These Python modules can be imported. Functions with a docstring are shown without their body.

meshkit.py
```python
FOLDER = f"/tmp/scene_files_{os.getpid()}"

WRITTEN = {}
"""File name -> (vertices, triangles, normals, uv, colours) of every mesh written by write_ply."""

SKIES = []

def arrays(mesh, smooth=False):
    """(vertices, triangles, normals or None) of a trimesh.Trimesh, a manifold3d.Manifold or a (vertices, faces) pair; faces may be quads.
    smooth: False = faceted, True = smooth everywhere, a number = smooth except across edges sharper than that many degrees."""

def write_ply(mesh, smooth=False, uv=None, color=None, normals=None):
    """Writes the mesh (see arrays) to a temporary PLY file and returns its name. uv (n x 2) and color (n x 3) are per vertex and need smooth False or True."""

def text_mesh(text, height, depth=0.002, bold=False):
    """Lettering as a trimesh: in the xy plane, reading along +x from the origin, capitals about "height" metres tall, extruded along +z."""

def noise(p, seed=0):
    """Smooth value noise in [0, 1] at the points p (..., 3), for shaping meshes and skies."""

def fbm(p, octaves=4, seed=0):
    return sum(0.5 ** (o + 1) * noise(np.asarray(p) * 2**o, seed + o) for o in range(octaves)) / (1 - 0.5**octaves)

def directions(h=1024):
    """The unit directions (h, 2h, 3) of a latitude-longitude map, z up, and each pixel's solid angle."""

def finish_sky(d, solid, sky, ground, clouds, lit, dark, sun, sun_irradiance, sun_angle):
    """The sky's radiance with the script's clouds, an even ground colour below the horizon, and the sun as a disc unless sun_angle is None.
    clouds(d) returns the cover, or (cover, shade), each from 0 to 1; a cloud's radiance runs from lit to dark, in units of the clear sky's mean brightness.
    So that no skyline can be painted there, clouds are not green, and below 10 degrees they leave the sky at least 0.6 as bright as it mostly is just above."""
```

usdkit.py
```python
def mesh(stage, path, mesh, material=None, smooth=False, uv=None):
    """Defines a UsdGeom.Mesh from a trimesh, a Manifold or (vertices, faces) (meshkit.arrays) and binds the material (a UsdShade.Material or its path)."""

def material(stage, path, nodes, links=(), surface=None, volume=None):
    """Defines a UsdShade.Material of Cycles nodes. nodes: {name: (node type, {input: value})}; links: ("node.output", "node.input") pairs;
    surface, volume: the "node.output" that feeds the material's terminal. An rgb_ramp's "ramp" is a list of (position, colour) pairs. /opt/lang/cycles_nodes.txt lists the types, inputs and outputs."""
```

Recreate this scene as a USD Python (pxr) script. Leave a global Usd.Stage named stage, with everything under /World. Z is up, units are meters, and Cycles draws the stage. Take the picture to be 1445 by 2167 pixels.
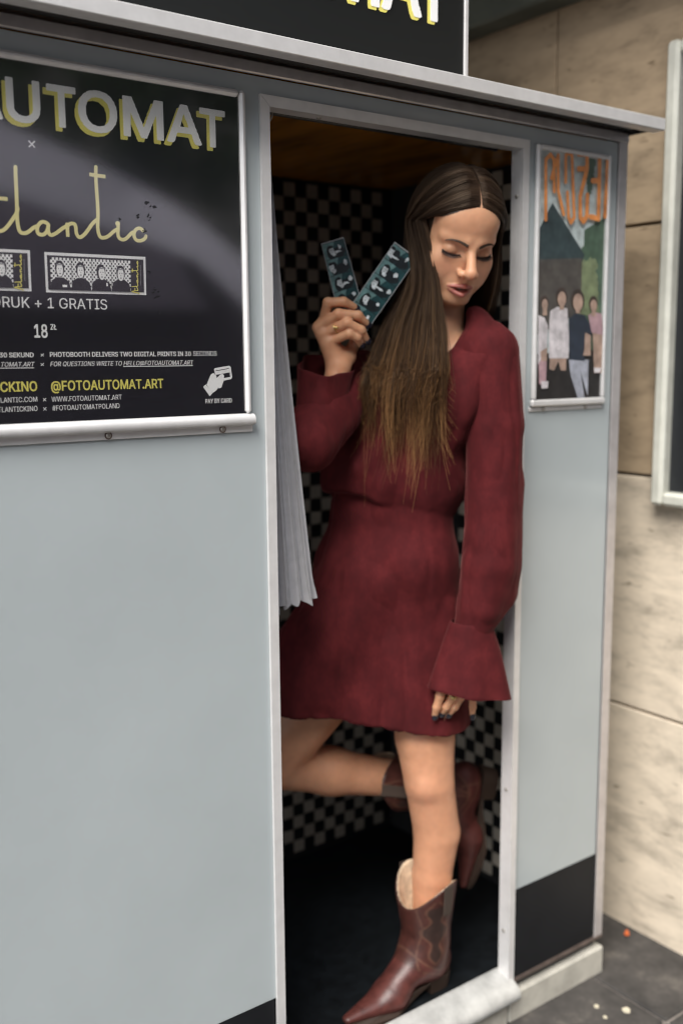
import math, random
import numpy as np, trimesh
import manifold3d as m3
from shapely.geometry import Polygon, LineString, Point, box as sbox
from shapely.ops import unary_union
from shapely import affinity
import usdkit, meshkit
from pxr import Usd, UsdGeom, UsdLux, UsdShade, Gf, Sdf, Vt

stage = Usd.Stage.CreateInMemory()
UsdGeom.SetStageUpAxis(stage, UsdGeom.Tokens.z)
UsdGeom.Xform.Define(stage, '/World'); UsdGeom.Scope.Define(stage, '/World/Looks')
random.seed(4); rng = np.random.default_rng(4)

# ------------------------------------------------------------------ camera, sky, sun, exposure
CAM = np.array([-0.8555, -1.3562, 1.3868])
CR = np.array([0.8027128698482952, -0.5963130911467354, -0.007921231402957942])
CU = np.array([0.09653497697847571, 0.11681803348967951, 0.988450578062135])
CF = np.array([0.588500676974699, 0.7942066761105886, -0.1513364094383487])
FPX = 2139.4
cam = UsdGeom.Camera.Define(stage, '/World/camera')
M = Gf.Matrix4d(*CR, 0, *CU, 0, *(-CF), 0, *CAM, 1)
cam.AddTransformOp().Set(M)
cam.CreateHorizontalApertureAttr(24.0); cam.CreateFocalLengthAttr(24.0 * FPX / 1445)
cam.CreateFStopAttr(2.1); cam.CreateFocusDistanceAttr(1.50)
cam.CreateExposureAttr(1.68)
SUN_AZ, SUN_EL = math.radians(236), math.radians(50)      # direction towards the veiled sun: over the street
sky = usdkit.material(stage, '/World/Looks/overcast_sky', {
    'sky': ('sky_texture', {'sky_type': 'single_scattering', 'sun_disc': False, 'sun_elevation': SUN_EL, 'sun_rotation': SUN_AZ}),
    'tc': ('texture_coordinate', {}),
    'n': ('noise_texture', {'scale': 2.2, 'detail': 5.0}),
    'r': ('rgb_ramp', {'ramp': [(0.25, (0.45, 0.45, 0.45)), (0.7, (0.95, 0.95, 0.95))]}),
    'mx': ('mix_color', {'b': (6.6, 6.7, 6.9)}),
    'bg': ('background_shader', {'strength': 0.09})},
    [('tc.generated', 'n.vector'), ('n.fac', 'r.fac'), ('r.color', 'mx.fac'), ('sky.color', 'mx.a'), ('mx.result', 'bg.color')], surface='bg.background')
dome = UsdLux.DomeLight.Define(stage, '/World/sky')
UsdShade.MaterialBindingAPI.Apply(dome.GetPrim()).Bind(sky)
sun = UsdLux.DistantLight.Define(stage, '/World/sun')
sun.CreateNormalizeAttr(True); sun.CreateIntensityAttr(0.4); sun.CreateAngleAttr(30.0); sun.CreateColorAttr(Gf.Vec3f(1.0, 0.96, 0.9))
sd = np.array([math.sin(SUN_AZ) * math.cos(SUN_EL), math.cos(SUN_AZ) * math.cos(SUN_EL), math.sin(SUN_EL)])
_x = np.cross([0, 0, 1], sd); _x /= np.linalg.norm(_x); _y = np.cross(sd, _x)
sun.AddTransformOp().Set(Gf.Matrix4d(*_x, 0, *_y, 0, *sd, 0, 0, 0, 0, 1))

# ------------------------------------------------------------------ helpers
def ray(u, v): return CF + CR * (u - 722.5) / FPX - CU * (v - 1083.5) / FPX
def at(u, v, axis, val):
    d = ray(u, v); return CAM + d * ((val - CAM[axis]) / d[axis])
HF = np.array([0.59535782, 0.80346068, 0])
def Q(u, v, q):
    d = ray(u, v); return CAM + d * (q / (d @ HF))

NAMES = {}
def path_for(name, parent):
    base = parent.GetPath().pathString if parent is not None else '/World'
    k = NAMES.get((base, name), 0); NAMES[(base, name)] = k + 1
    return f'{base}/{name}' + (f'_{k:03d}' if k else '')
def tag(o, label=None, cat=None, group=None, kind=None):
    p = o.GetPrim() if hasattr(o, 'GetPrim') else o
    for k, t in (('label', label), ('category', cat), ('group', group), ('kind', kind)):
        if t: p.SetCustomDataByKey(k, t)
    return p
def obj(name, mesh, mat, parent=None, smooth=False, label=None, cat=None, group=None, kind=None, color=None):
    m = usdkit.mesh(stage, path_for(name, parent), mesh, MAT[mat] if isinstance(mat, str) else mat, smooth=smooth)
    if color is not None:
        UsdGeom.PrimvarsAPI(m).CreatePrimvar('tint', Sdf.ValueTypeNames.Color3fArray, 'vertex').Set(Vt.Vec3fArray.FromNumpy(np.asarray(color, np.float32)))
    tag(m, label, cat, group, kind)
    return m.GetPrim()
def thing(name, label, cat, group=None, kind=None):
    x = UsdGeom.Xform.Define(stage, path_for(name, None)); return tag(x, label, cat, group, kind)
cat = trimesh.util.concatenate
def bx(x0, x1, y0, y1, z0, z1, b=0.0):
    lo, hi = np.minimum([x0, y0, z0], [x1, y1, z1]), np.maximum([x0, y0, z0], [x1, y1, z1])
    if b <= 0:
        return trimesh.creation.box(bounds=[lo, hi])
    b = min(b, *(0.45 * (hi - lo)))
    P = []
    for i in range(3):
        for s in np.ndindex(2, 2, 2):
            p = [hi[k] if s[k] else lo[k] for k in range(3)]
            for k in range(3):
                if k != i: p[k] += -b if s[k] else b
            P.append(p)
    return trimesh.convex.convex_hull(np.array(P))
def xz(poly, y, t):
    """shapely polygon(s) drawn in (x, z), extruded from y towards the street by t"""
    out = []
    for g in getattr(poly, 'geoms', [poly]):
        if g.is_empty or g.area < 1e-10: continue
        e = trimesh.creation.extrude_polygon(g, t, engine='earcut')
        v = e.vertices.copy(); e.vertices = np.c_[v[:, 0], y - v[:, 2], v[:, 1]]
        out.append(e)
    return cat(out)
def tube(pts, r, n=8, closed_ends=True):
    p = np.asarray(pts, float); r = np.broadcast_to(np.asarray(r, float), (len(p),))
    t = np.gradient(p, axis=0); t /= np.linalg.norm(t, axis=1, keepdims=True)
    a = np.cross(t, [0.31, 0.2, 0.93]); a /= np.linalg.norm(a, axis=1, keepdims=True); b = np.cross(t, a)
    an = np.arange(n) * 2 * np.pi / n
    v = (p[:, None] + r[:, None, None] * (np.cos(an)[None, :, None] * a[:, None] + np.sin(an)[None, :, None] * b[:, None])).reshape(-1, 3)
    f = []
    for i in range(len(p) - 1):
        for j in range(n):
            q = [i * n + j, i * n + (j + 1) % n, (i + 1) * n + (j + 1) % n, (i + 1) * n + j]
            f += [[q[0], q[1], q[2]], [q[0], q[2], q[3]]]
    v = np.vstack([v, p[0], p[-1]]); k = len(v)
    for j in range(n):
        f.append([k - 2, (j + 1) % n, j]); f.append([k - 1, (len(p) - 1) * n + j, (len(p) - 1) * n + (j + 1) % n])
    m = trimesh.Trimesh(v, f, process=False)
    if m.volume < 0: m.invert()
    return m
def spline(pts, n):
    from scipy.interpolate import CubicSpline
    p = np.asarray(pts, float); s = np.r_[0, np.cumsum(np.linalg.norm(np.diff(p, axis=0), axis=1) + 1e-9)]
    return CubicSpline(s, p)(np.linspace(0, s[-1], n))
def screw(c, n, r=0.004, h=0.002):
    m = trimesh.creation.revolve(np.array([[0, h], [r * .55, h * .95], [r * .9, h * .5], [r, 0], [0, 0]]), sections=12)
    T = trimesh.geometry.align_vectors([0, 0, 1], n); T[:3, 3] = c; m.apply_transform(T); return m

# ---- implicit surfaces
def smin(a, b, k):
    h = np.clip(0.5 + 0.5 * (b - a) / k, 0, 1); return b * (1 - h) + a * h - k * h * (1 - h)
def smax(a, b, k): return -smin(-a, -b, k)
def dot(a, b): return np.einsum('...i,i->...', a, np.asarray(b, np.float32))
def sph(p, c, r): return np.linalg.norm(p - np.asarray(c, np.float32), axis=-1) - r
def ell(p, c, r):
    q = p - np.asarray(c, np.float32); r = np.asarray(r, np.float32)
    k0 = np.linalg.norm(q / r, axis=-1); k1 = np.linalg.norm(q / (r * r), axis=-1) + 1e-9
    return k0 * (k0 - 1) / k1
def cone(p, a, b, ra, rb):
    a, b = np.asarray(a, np.float32), np.asarray(b, np.float32); ba = b - a; q = p - a
    t = np.clip(dot(q, ba) / float(ba @ ba), 0, 1)
    return np.linalg.norm(q - t[..., None] * ba, axis=-1) - (ra + (rb - ra) * t)
def tri(p, a, b, c, r):
    a, b, c = (np.asarray(x, np.float32) for x in (a, b, c)); n = np.cross(b - a, c - a); n /= np.linalg.norm(n)
    e = np.minimum(np.minimum(cone(p, a, b, 0, 0), cone(p, b, c, 0, 0)), cone(p, c, a, 0, 0))
    inside = np.ones(p.shape[:-1], bool)
    for u, w in ((a, b), (b, c), (c, a)): inside &= dot(p - u, np.cross(n, w - u)) > 0
    return np.where(inside, np.abs(dot(p - a, n)), e) - r
def nets(f, lo, hi, h):
    lo, hi = np.asarray(lo, float), np.asarray(hi, float); n = np.ceil((hi - lo) / h).astype(int) + 1
    ax = [(lo[k] + h * np.arange(n[k])).astype(np.float32) for k in range(3)]
    F = np.empty(n, np.float32); step = max(1, int(4e5 // (n[1] * n[2])))
    for i in range(0, n[0], step):
        g = np.stack(np.meshgrid(ax[0][i:i + step], ax[1], ax[2], indexing='ij'), -1); F[i:i + step] = f(g)
    S = F < 0; c = n - 1
    def sub(A, o): return A[o[0]:o[0] + c[0], o[1]:o[1] + c[1], o[2]:o[2] + c[2]]
    cnt8 = sum(sub(S, o).astype(np.int8) for o in np.ndindex(2, 2, 2)); act = (cnt8 > 0) & (cnt8 < 8)
    idx = np.argwhere(act); num = np.full(c, -1); num[act] = np.arange(len(idx)); pos = np.zeros((len(idx), 3)); cnt = np.zeros(len(idx))
    for o in np.ndindex(2, 2, 2):
        for k in range(3):
            if o[k]: continue
            o2 = list(o); o2[k] = 1
            fa, fb = F[tuple((idx + o).T)], F[tuple((idx + o2).T)]; m = (fa < 0) != (fb < 0)
            t = np.where(m, fa / np.where(m, fa - fb, 1), 0); q = np.tile(np.array(o, float), (len(idx), 1)); q[:, k] += t
            pos[m] += q[m]; cnt[m] += 1
    v = lo + h * (idx + pos / cnt[:, None]); faces = []
    for k in range(3):
        a, b = [(1, 2), (2, 0), (0, 1)][k]
        s0 = [slice(None)] * 3; s1 = [slice(None)] * 3; s0[k] = slice(0, -1); s1[k] = slice(1, None)
        ch = S[tuple(s0)] != S[tuple(s1)]; e = np.argwhere(ch)
        e = e[(e[:, a] > 0) & (e[:, b] > 0) & (e[:, a] < n[a] - 1) & (e[:, b] < n[b] - 1)]
        da, db = np.zeros(3, int), np.zeros(3, int); da[a] = 1; db[b] = 1
        q = np.stack([num[tuple((e - da - db).T)], num[tuple((e - db).T)], num[tuple(e.T)], num[tuple((e - da).T)]], 1)
        flip = ~S[tuple(e.T)]; q[flip] = q[flip][:, ::-1]
        faces.append(np.vstack([q[:, [0, 1, 2]], q[:, [0, 2, 3]]]))
    return trimesh.Trimesh(v, np.vstack(faces), process=False)

# ------------------------------------------------------------------ materials
MAT = {}
def mat(name, color, rough=0.5, spec=0.5, metal=0.0, noise=None, bump=None, extra=None, coat=0.0):
    """noise = (scale, amount, detail[, stretch]) varies the colour; bump = (scale, strength, distance[, stretch])"""
    nodes = {'p': ('principled_bsdf', {'base_color': color, 'roughness': rough, 'specular_ior_level': spec, 'metallic': metal, 'coat_weight': coat, **(extra or {})}),
             'g': ('geometry', {})}
    links = []
    if noise:
        sc, am, de = noise[:3]
        nodes['m'] = ('mapping', {'scale': noise[3] if len(noise) > 3 else (1, 1, 1)})
        nodes['n'] = ('noise_texture', {'scale': sc, 'detail': de, 'roughness': 0.6})
        lo = tuple(max(0, c * (1 - am)) for c in color); hi = tuple(min(1, c * (1 + am)) for c in color)
        nodes['r'] = ('rgb_ramp', {'ramp': [(0.3, lo), (0.7, hi)]})
        links += [('g.position', 'm.vector'), ('m.vector', 'n.vector'), ('n.fac', 'r.fac'), ('r.color', 'p.base_color')]
    if bump:
        nodes['mb'] = ('mapping', {'scale': bump[3] if len(bump) > 3 else (1, 1, 1)})
        nodes['nb'] = ('noise_texture', {'scale': bump[0], 'detail': 4.0})
        nodes['b'] = ('bump', {'strength': bump[1], 'distance': bump[2]})
        links += [('g.position', 'mb.vector'), ('mb.vector', 'nb.vector'), ('nb.fac', 'b.height'), ('b.normal', 'p.normal')]
    MAT[name] = usdkit.material(stage, '/World/Looks/' + name, nodes, links, surface='p.BSDF')
mat('grey_laminate', (0.385, 0.425, 0.435), 0.22, 0.6, noise=(2.6, 0.06, 10.0), bump=(90, 0.04, 0.0005))
mat('black_laminate', (0.008, 0.009, 0.011), 0.5, 0.25, noise=(6, 0.3, 3))
mat('brushed_aluminium', (0.69, 0.68, 0.675), 0.42, 0.5, 0.3, noise=(30, 0.06, 4, (1, 1, 1)), bump=(160, 0.10, 0.0006))
mat('anodised_trim', (0.56, 0.53, 0.525), 0.38, 0.5, 0.5, noise=(25, 0.12, 4), bump=(140, 0.12, 0.0006))
mat('dark_metal', (0.035, 0.035, 0.035), 0.45)
mat('bronze_strip', (0.22, 0.17, 0.15), 0.4, 0.5, 0.6, noise=(40, 0.3, 3))
mat('screw_metal', (0.45, 0.42, 0.38), 0.35, 0.5, 0.8)
mat('plinth_concrete', (0.40, 0.385, 0.34), 0.85, 0.3, noise=(14, 0.22, 5), bump=(60, 0.3, 0.002))
mat('sill_aluminium', (0.44, 0.44, 0.425), 0.5, 0.5, 0.25, noise=(18, 0.25, 5), bump=(80, 0.15, 0.001))
mat('rubber_floor', (0.005, 0.0065, 0.008), 0.6, 0.2, noise=(30, 0.5, 5), bump=(120, 0.3, 0.001))
mat('dark_board', (0.010, 0.010, 0.011), 0.6)
mat('varnished_ceiling', (0.62, 0.24, 0.024), 0.16, 0.5, noise=(2.2, 0.5, 4, (4, 1, 1)))
mat('light_tile', (0.45, 0.40, 0.33), 0.4, 0.4, noise=(20, 0.12, 3))
mat('black_tile', (0.008, 0.008, 0.009), 0.4, 0.4)
mat('poster_black', (0.006, 0.0075, 0.009), 0.3, 0.5)
mat('print_white', (0.90, 0.90, 0.89), 0.5)
mat('print_yellow', (0.82, 0.74, 0.17), 0.5)
mat('print_yellow_pale', (0.85, 0.78, 0.36), 0.5)
mat('print_black', (0.012, 0.011, 0.014), 0.5)
mat('print_grey', (0.33, 0.33, 0.34), 0.5)
mat('sign_face', (0.010, 0.011, 0.011), 0.4, 0.4)
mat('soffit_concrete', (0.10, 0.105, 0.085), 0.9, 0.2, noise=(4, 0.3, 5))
mat('steel_frame', (0.62, 0.62, 0.55), 0.45, 0.5, 0.2, noise=(20, 0.1, 4))
mat('case_inside', (0.012, 0.014, 0.018), 0.4)
mat('orange_leaf', (0.55, 0.12, 0.03), 0.6)
mat('gum', (0.55, 0.50, 0.38), 0.8, noise=(80, 0.2, 3))
mat('asphalt', (0.05, 0.05, 0.052), 0.85, noise=(20, 0.3, 5))
mat('joint_sand', (0.17, 0.15, 0.135), 0.95, noise=(60, 0.3, 4))
mat('curtain_cloth', (0.46, 0.458, 0.478), 0.9, 0.15, noise=(60, 0.07, 4), bump=(420, 0.25, 0.0006), extra={'sheen_weight': 0.25, 'sheen_roughness': 0.5})
mat('gold', (0.83, 0.62, 0.27), 0.22, 0.5, 1.0)
mat('nail_varnish', (0.012, 0.012, 0.02), 0.15, 0.6, coat=0.5)
mat('eyelash', (0.008, 0.006, 0.005), 0.6)
mat('brow_hair', (0.065, 0.038, 0.024), 0.7)
mat('mouth_inside', (0.10, 0.025, 0.02), 0.5)
mat('teeth', (0.55, 0.5, 0.44), 0.3)
mat('photo_paper_edge', (0.35, 0.36, 0.37), 0.5)
mat('van_paint', (0.84, 0.80, 0.90), 0.3, 0.5, coat=0.3)
mat('van_dark', (0.075, 0.06, 0.085), 0.35)
mat('van_mid', (0.30, 0.26, 0.33), 0.3, 0.5)
mat('van_letter', (0.16, 0.04, 0.08), 0.4)
mat('tyre', (0.02, 0.02, 0.02), 0.8)
mat('bark', (0.08, 0.06, 0.045), 0.9)
mat('foliage', (0.035, 0.055, 0.022), 0.6, noise=(2, 0.5, 3))
mat('far_facade', (0.13, 0.115, 0.10), 0.8, noise=(0.7, 0.3, 3))
mat('far_pane', (0.02, 0.022, 0.025), 0.1)
# skin and leather read a vertex tint
def tinted(name, rough, spec, extra=None, bump=None, ns=(40, 0.06)):
    nodes = {'a': ('attribute', {'attribute': 'tint'}), 'g': ('geometry', {}), 'n': ('noise_texture', {'scale': ns[0], 'detail': 4.0}),
             'mr': ('map_range', {'from_min': 0.3, 'from_max': 0.7, 'to_min': 1 - ns[1], 'to_max': 1 + ns[1]}),
             'mu': ('vector_math', {'math_type': 'scale'}),
             'p': ('principled_bsdf', {'roughness': rough, 'specular_ior_level': spec, **(extra or {})})}
    links = [('g.position', 'n.vector'), ('n.fac', 'mr.value'), ('a.color', 'mu.vector1'), ('mr.result', 'mu.scale'), ('mu.vector', 'p.base_color')]
    if bump:
        nodes['nb'] = ('noise_texture', {'scale': bump[0], 'detail': 5.0}); nodes['b'] = ('bump', {'strength': bump[1], 'distance': bump[2]})
        links += [('g.position', 'nb.vector'), ('nb.fac', 'b.height'), ('b.normal', 'p.normal')]
    MAT[name] = usdkit.material(stage, '/World/Looks/' + name, nodes, links, surface='p.BSDF')
tinted('skin', 0.47, 0.42, {'subsurface_weight': 0.25, 'subsurface_radius': (1.0, 0.35, 0.2), 'subsurface_scale': 0.006}, (420, 0.10, 0.0007), (60, 0.06))
tinted('leather', 0.40, 0.45, None, (220, 0.3, 0.0010), (60, 0.30))
# burgundy corduroy
MAT['burgundy_cloth'] = usdkit.material(stage, '/World/Looks/burgundy_cloth', {
    'g': ('geometry', {}), 'n': ('noise_texture', {'scale': 22.0, 'detail': 9.0, 'roughness': 0.72}), 'n2': ('noise_texture', {'scale': 420.0, 'detail': 2.0}),
    'm': ('mapping', {'scale': (1, 1, 0.75)}),
    'r': ('rgb_ramp', {'ramp': [(0.30, (0.046, 0.0068, 0.0080)), (0.50, (0.068, 0.0092, 0.0108)), (0.70, (0.100, 0.0140, 0.0155))]}),
    'b': ('bump', {'strength': 0.35, 'distance': 0.0012}),
    'p': ('principled_bsdf', {'roughness': 0.85, 'specular_ior_level': 0.12, 'sheen_weight': 0.16, 'sheen_roughness': 0.35, 'sheen_tint': (0.8, 0.3, 0.28)})},
    [('g.position', 'm.vector'), ('m.vector', 'n.vector'), ('g.position', 'n2.vector'), ('n.fac', 'r.fac'), ('r.color', 'p.base_color'), ('n2.fac', 'b.height'), ('b.normal', 'p.normal')], surface='p.BSDF')
# travertine
def travertine(name, tone):
    MAT[name] = usdkit.material(stage, '/World/Looks/' + name, {
        'g': ('geometry', {}), 'oi': ('object_info', {}), 'm': ('mapping', {'scale': (1, 1.2, 3.4)}), 'n': ('noise_texture', {'scale': 6.0, 'detail': 10.0, 'roughness': 0.68, 'distortion': 0.25}),
        'r': ('rgb_ramp', {'ramp': [(0.30, tuple(0.60 * c for c in tone)), (0.5, tone), (0.72, tuple(1.22 * c for c in tone))]}),
        'm2': ('mapping', {'scale': (1, 14, 45)}), 'v': ('noise_texture', {'scale': 1.0, 'detail': 3.0}),
        'pit': ('rgb_ramp', {'ramp': [(0.66, (1, 1, 1)), (0.74, (0.35, 0.33, 0.3))]}), 'mm': ('mix_color', {'blend_type': 'multiply', 'fac': 0.8}),
        'n3': ('noise_texture', {'scale': 180.0, 'detail': 3.0}), 'b': ('bump', {'strength': 0.3, 'distance': 0.002}),
        'p': ('principled_bsdf', {'roughness': 0.75, 'specular_ior_level': 0.3})},
        [('g.position', 'm.vector'), ('m.vector', 'n.vector'), ('n.fac', 'r.fac'), ('g.position', 'm2.vector'), ('m2.vector', 'v.vector'), ('v.fac', 'pit.fac'),
         ('r.color', 'mm.a'), ('pit.color', 'mm.b'), ('mm.result', 'p.base_color'), ('g.position', 'n3.vector'), ('n3.fac', 'b.height'), ('b.normal', 'p.normal')], surface='p.BSDF')
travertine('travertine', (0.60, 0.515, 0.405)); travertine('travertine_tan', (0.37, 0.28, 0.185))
MAT['paving_stone'] = usdkit.material(stage, '/World/Looks/paving_stone', {
    'g': ('geometry', {}), 'n': ('noise_texture', {'scale': 9.0, 'detail': 8.0, 'roughness': 0.7}),
    'r': ('rgb_ramp', {'ramp': [(0.3, (0.025, 0.024, 0.023)), (0.55, (0.065, 0.060, 0.056)), (0.75, (0.16, 0.145, 0.125))]}),
    'b': ('bump', {'strength': 0.4, 'distance': 0.003}), 'p': ('principled_bsdf', {'roughness': 0.7, 'specular_ior_level': 0.35})},
    [('g.position', 'n.vector'), ('n.fac', 'r.fac'), ('r.color', 'p.base_color'), ('n.fac', 'b.height'), ('b.normal', 'p.normal')], surface='p.BSDF')
def pane(name, gl, rough):
    MAT[name] = usdkit.material(stage, '/World/Looks/' + name, {'f': ('layer_weight', {'blend': 0.5}), 'pw': ('math', {'math_type': 'power', 'value2': 4.0}),
        'mr': ('map_range', {'from_min': 0.0, 'from_max': 1.0, 'to_min': gl, 'to_max': 0.6}),
        't': ('transparent_bsdf', {'color': (1, 1, 1)}), 'gl': ('glossy_bsdf', {'roughness': rough, 'color': (1, 1, 1)}), 'm': ('mix_closure', {})},
        [('f.facing', 'pw.value1'), ('pw.value', 'mr.value'), ('mr.result', 'm.fac'), ('t.BSDF', 'm.closure1'), ('gl.BSDF', 'm.closure2')], surface='m.closure')
pane('poster_glass', 0.16, 0.07); pane('case_glass', 0.03, 0.02); pane('film_sleeve', 0.05, 0.12)
for _nm, _rp in (('hair', [(0.0, (0.022, 0.013, 0.009)), (0.35, (0.030, 0.016, 0.009)), (0.65, (0.042, 0.020, 0.009)), (1.0, (0.085, 0.040, 0.017))]),
                 ('hair_light', [(0.0, (0.040, 0.024, 0.015)), (0.25, (0.060, 0.034, 0.017)), (0.55, (0.14, 0.068, 0.026)), (1.0, (0.36, 0.19, 0.08))])):
    MAT[_nm] = usdkit.material(stage, '/World/Looks/' + _nm, {
        'g': ('geometry', {}), 'xyz': ('separate_xyz', {}), 'mz': ('map_range', {'from_min': 1.56, 'from_max': 1.14, 'to_min': 0.0, 'to_max': 1.0, 'clamp': True}), 'hi': ('hair_info', {}), 'r': ('rgb_ramp', {'ramp': _rp}), 'rv': ('map_range', {'from_min': 0.0, 'from_max': 1.0, 'to_min': 0.55, 'to_max': 1.5}), 'sc': ('vector_math', {'math_type': 'scale'}),
        'p': ('principled_bsdf', {'roughness': 0.42, 'specular_ior_level': 0.35, 'specular_tint': (1.0, 0.8, 0.6)})},
        [('hi.intercept', 'r.fac'), ('hi.index', 'rv.value'), ('r.color', 'sc.vector1'), ('rv.result', 'sc.scale'), ('sc.vector', 'p.base_color')] if False else
        [('g.position', 'xyz.vector'), ('xyz.z', 'mz.value'), ('mz.result', 'r.fac'), ('r.color', 'p.base_color')], surface='p.BSDF')


# ------------------------------------------------------------------ ground
obj('ground', bx(-60, 60, -60, 60, -0.5, -0.135), 'asphalt', kind='structure', label='asphalt street in front of the photo booth')
pav = tag(UsdGeom.Xform.Define(stage, path_for('pavement', None)), 'worn dark grey paving slabs at the foot of the booth and the stone wall', kind='structure')
obj('joint_bed', bx(-6, 1.3, -2.6, 2.0, -0.13, -0.006), 'joint_sand', pav)
for i in range(-4, 1):
    for j in range(-5, 1):
        x0, y0 = 0.84 + 0.5 * i - 0.5 + 0.5, -0.2 + 0.5 * j
        x1 = min(x0 + 0.5, 1.30)
        obj('paving_slab', bx(x0 + .004, x1 - .004, y0 + .004, y0 + .496, -0.05, 0.0008 * ((i * 7 + j * 3) % 3), 0.003), 'paving_stone', pav)
obj('kerb', bx(-8, 1.3, -2.75, -2.6, -0.13, 0.002, 0.01), 'plinth_concrete', kind='structure', label='concrete kerb along the street edge of the pavement')
obj('roadway', bx(-60, 60, -9.5, -2.75, -0.1345, -0.131), 'asphalt', kind='structure', label='asphalt roadway beyond the kerb')

# ------------------------------------------------------------------ building: stone wall right of the booth, soffit overhead
XW = 1.07
wall = thing('stone_wall', 'beige travertine slab wall standing right of the photo booth', 'wall')
obj('core', bx(XW + 0.03, XW + 0.35, -1.0, 2.0, -0.1, 3.0), 'joint_sand', wall)
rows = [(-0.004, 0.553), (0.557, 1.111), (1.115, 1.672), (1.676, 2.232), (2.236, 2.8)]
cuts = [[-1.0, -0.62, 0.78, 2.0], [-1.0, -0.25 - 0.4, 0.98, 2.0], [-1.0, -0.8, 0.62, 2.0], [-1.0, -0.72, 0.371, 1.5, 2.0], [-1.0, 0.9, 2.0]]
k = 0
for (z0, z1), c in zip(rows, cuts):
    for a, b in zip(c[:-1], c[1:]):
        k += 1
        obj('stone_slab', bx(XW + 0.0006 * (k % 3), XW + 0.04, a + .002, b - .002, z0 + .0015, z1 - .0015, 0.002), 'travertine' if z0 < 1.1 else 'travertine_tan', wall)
obj('ledge', bx(0.985, XW - 0.003, -0.4, 2.0, 2.19, 2.42, 0.006), 'soffit_concrete', wall)
rear = thing('rear_wall', 'dark building wall in the shade behind the sign', 'wall')
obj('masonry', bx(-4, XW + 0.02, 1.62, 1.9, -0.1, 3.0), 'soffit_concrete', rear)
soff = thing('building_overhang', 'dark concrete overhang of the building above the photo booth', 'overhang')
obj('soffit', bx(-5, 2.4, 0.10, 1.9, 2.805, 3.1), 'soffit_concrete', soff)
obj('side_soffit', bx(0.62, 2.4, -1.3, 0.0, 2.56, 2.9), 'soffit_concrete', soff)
obj('fascia', bx(-5, 2.4, 0.02, 0.097, 2.70, 3.1), 'plinth_concrete', soff)
tower = thing('cinema_building', 'pale facade of the building rising above the overhang', 'building')
obj('facade', bx(-9, 12, 1.95, 6, 3.12, 14), 'far_facade', tower)
obj('side_facade', bx(1.45, 12, -0.9, 1.94, 0, 14), 'far_facade', tower)

# glazed case fixed to the stone wall at the right edge
case = thing('display_case', 'grey metal framed glass display case on the stone wall', 'display case')
cz0, cz1, cy1, cy0, fw, cx = 1.056, 2.035, 0.032, -0.72, 0.030, 1.028
def rail(y0, y1, z0, z1): return bx(cx, XW - .001, y0, y1, z0, z1, 0.007)
obj('frame_rail', rail(cy1 - fw, cy1, cz0, cz1), 'steel_frame', case)
obj('frame_rail', rail(cy0, cy0 + fw, cz0, cz1), 'steel_frame', case)
obj('frame_rail', rail(cy0 + fw + .001, cy1 - fw - .001, cz0, cz0 + fw), 'steel_frame', case)
obj('frame_rail', rail(cy0 + fw + .001, cy1 - fw - .001, cz1 - fw, cz1), 'steel_frame', case)
obj('back_panel', bx(XW - .012, XW - .004, cy0 + fw, cy1 - fw, cz0 + fw, cz1 - fw), 'case_inside', case)
obj('glass', bx(cx + .010, cx + .013, cy0 + fw - .004, cy1 - fw + .004, cz0 + fw - .004, cz1 - fw + .004), 'case_glass', case)

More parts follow.
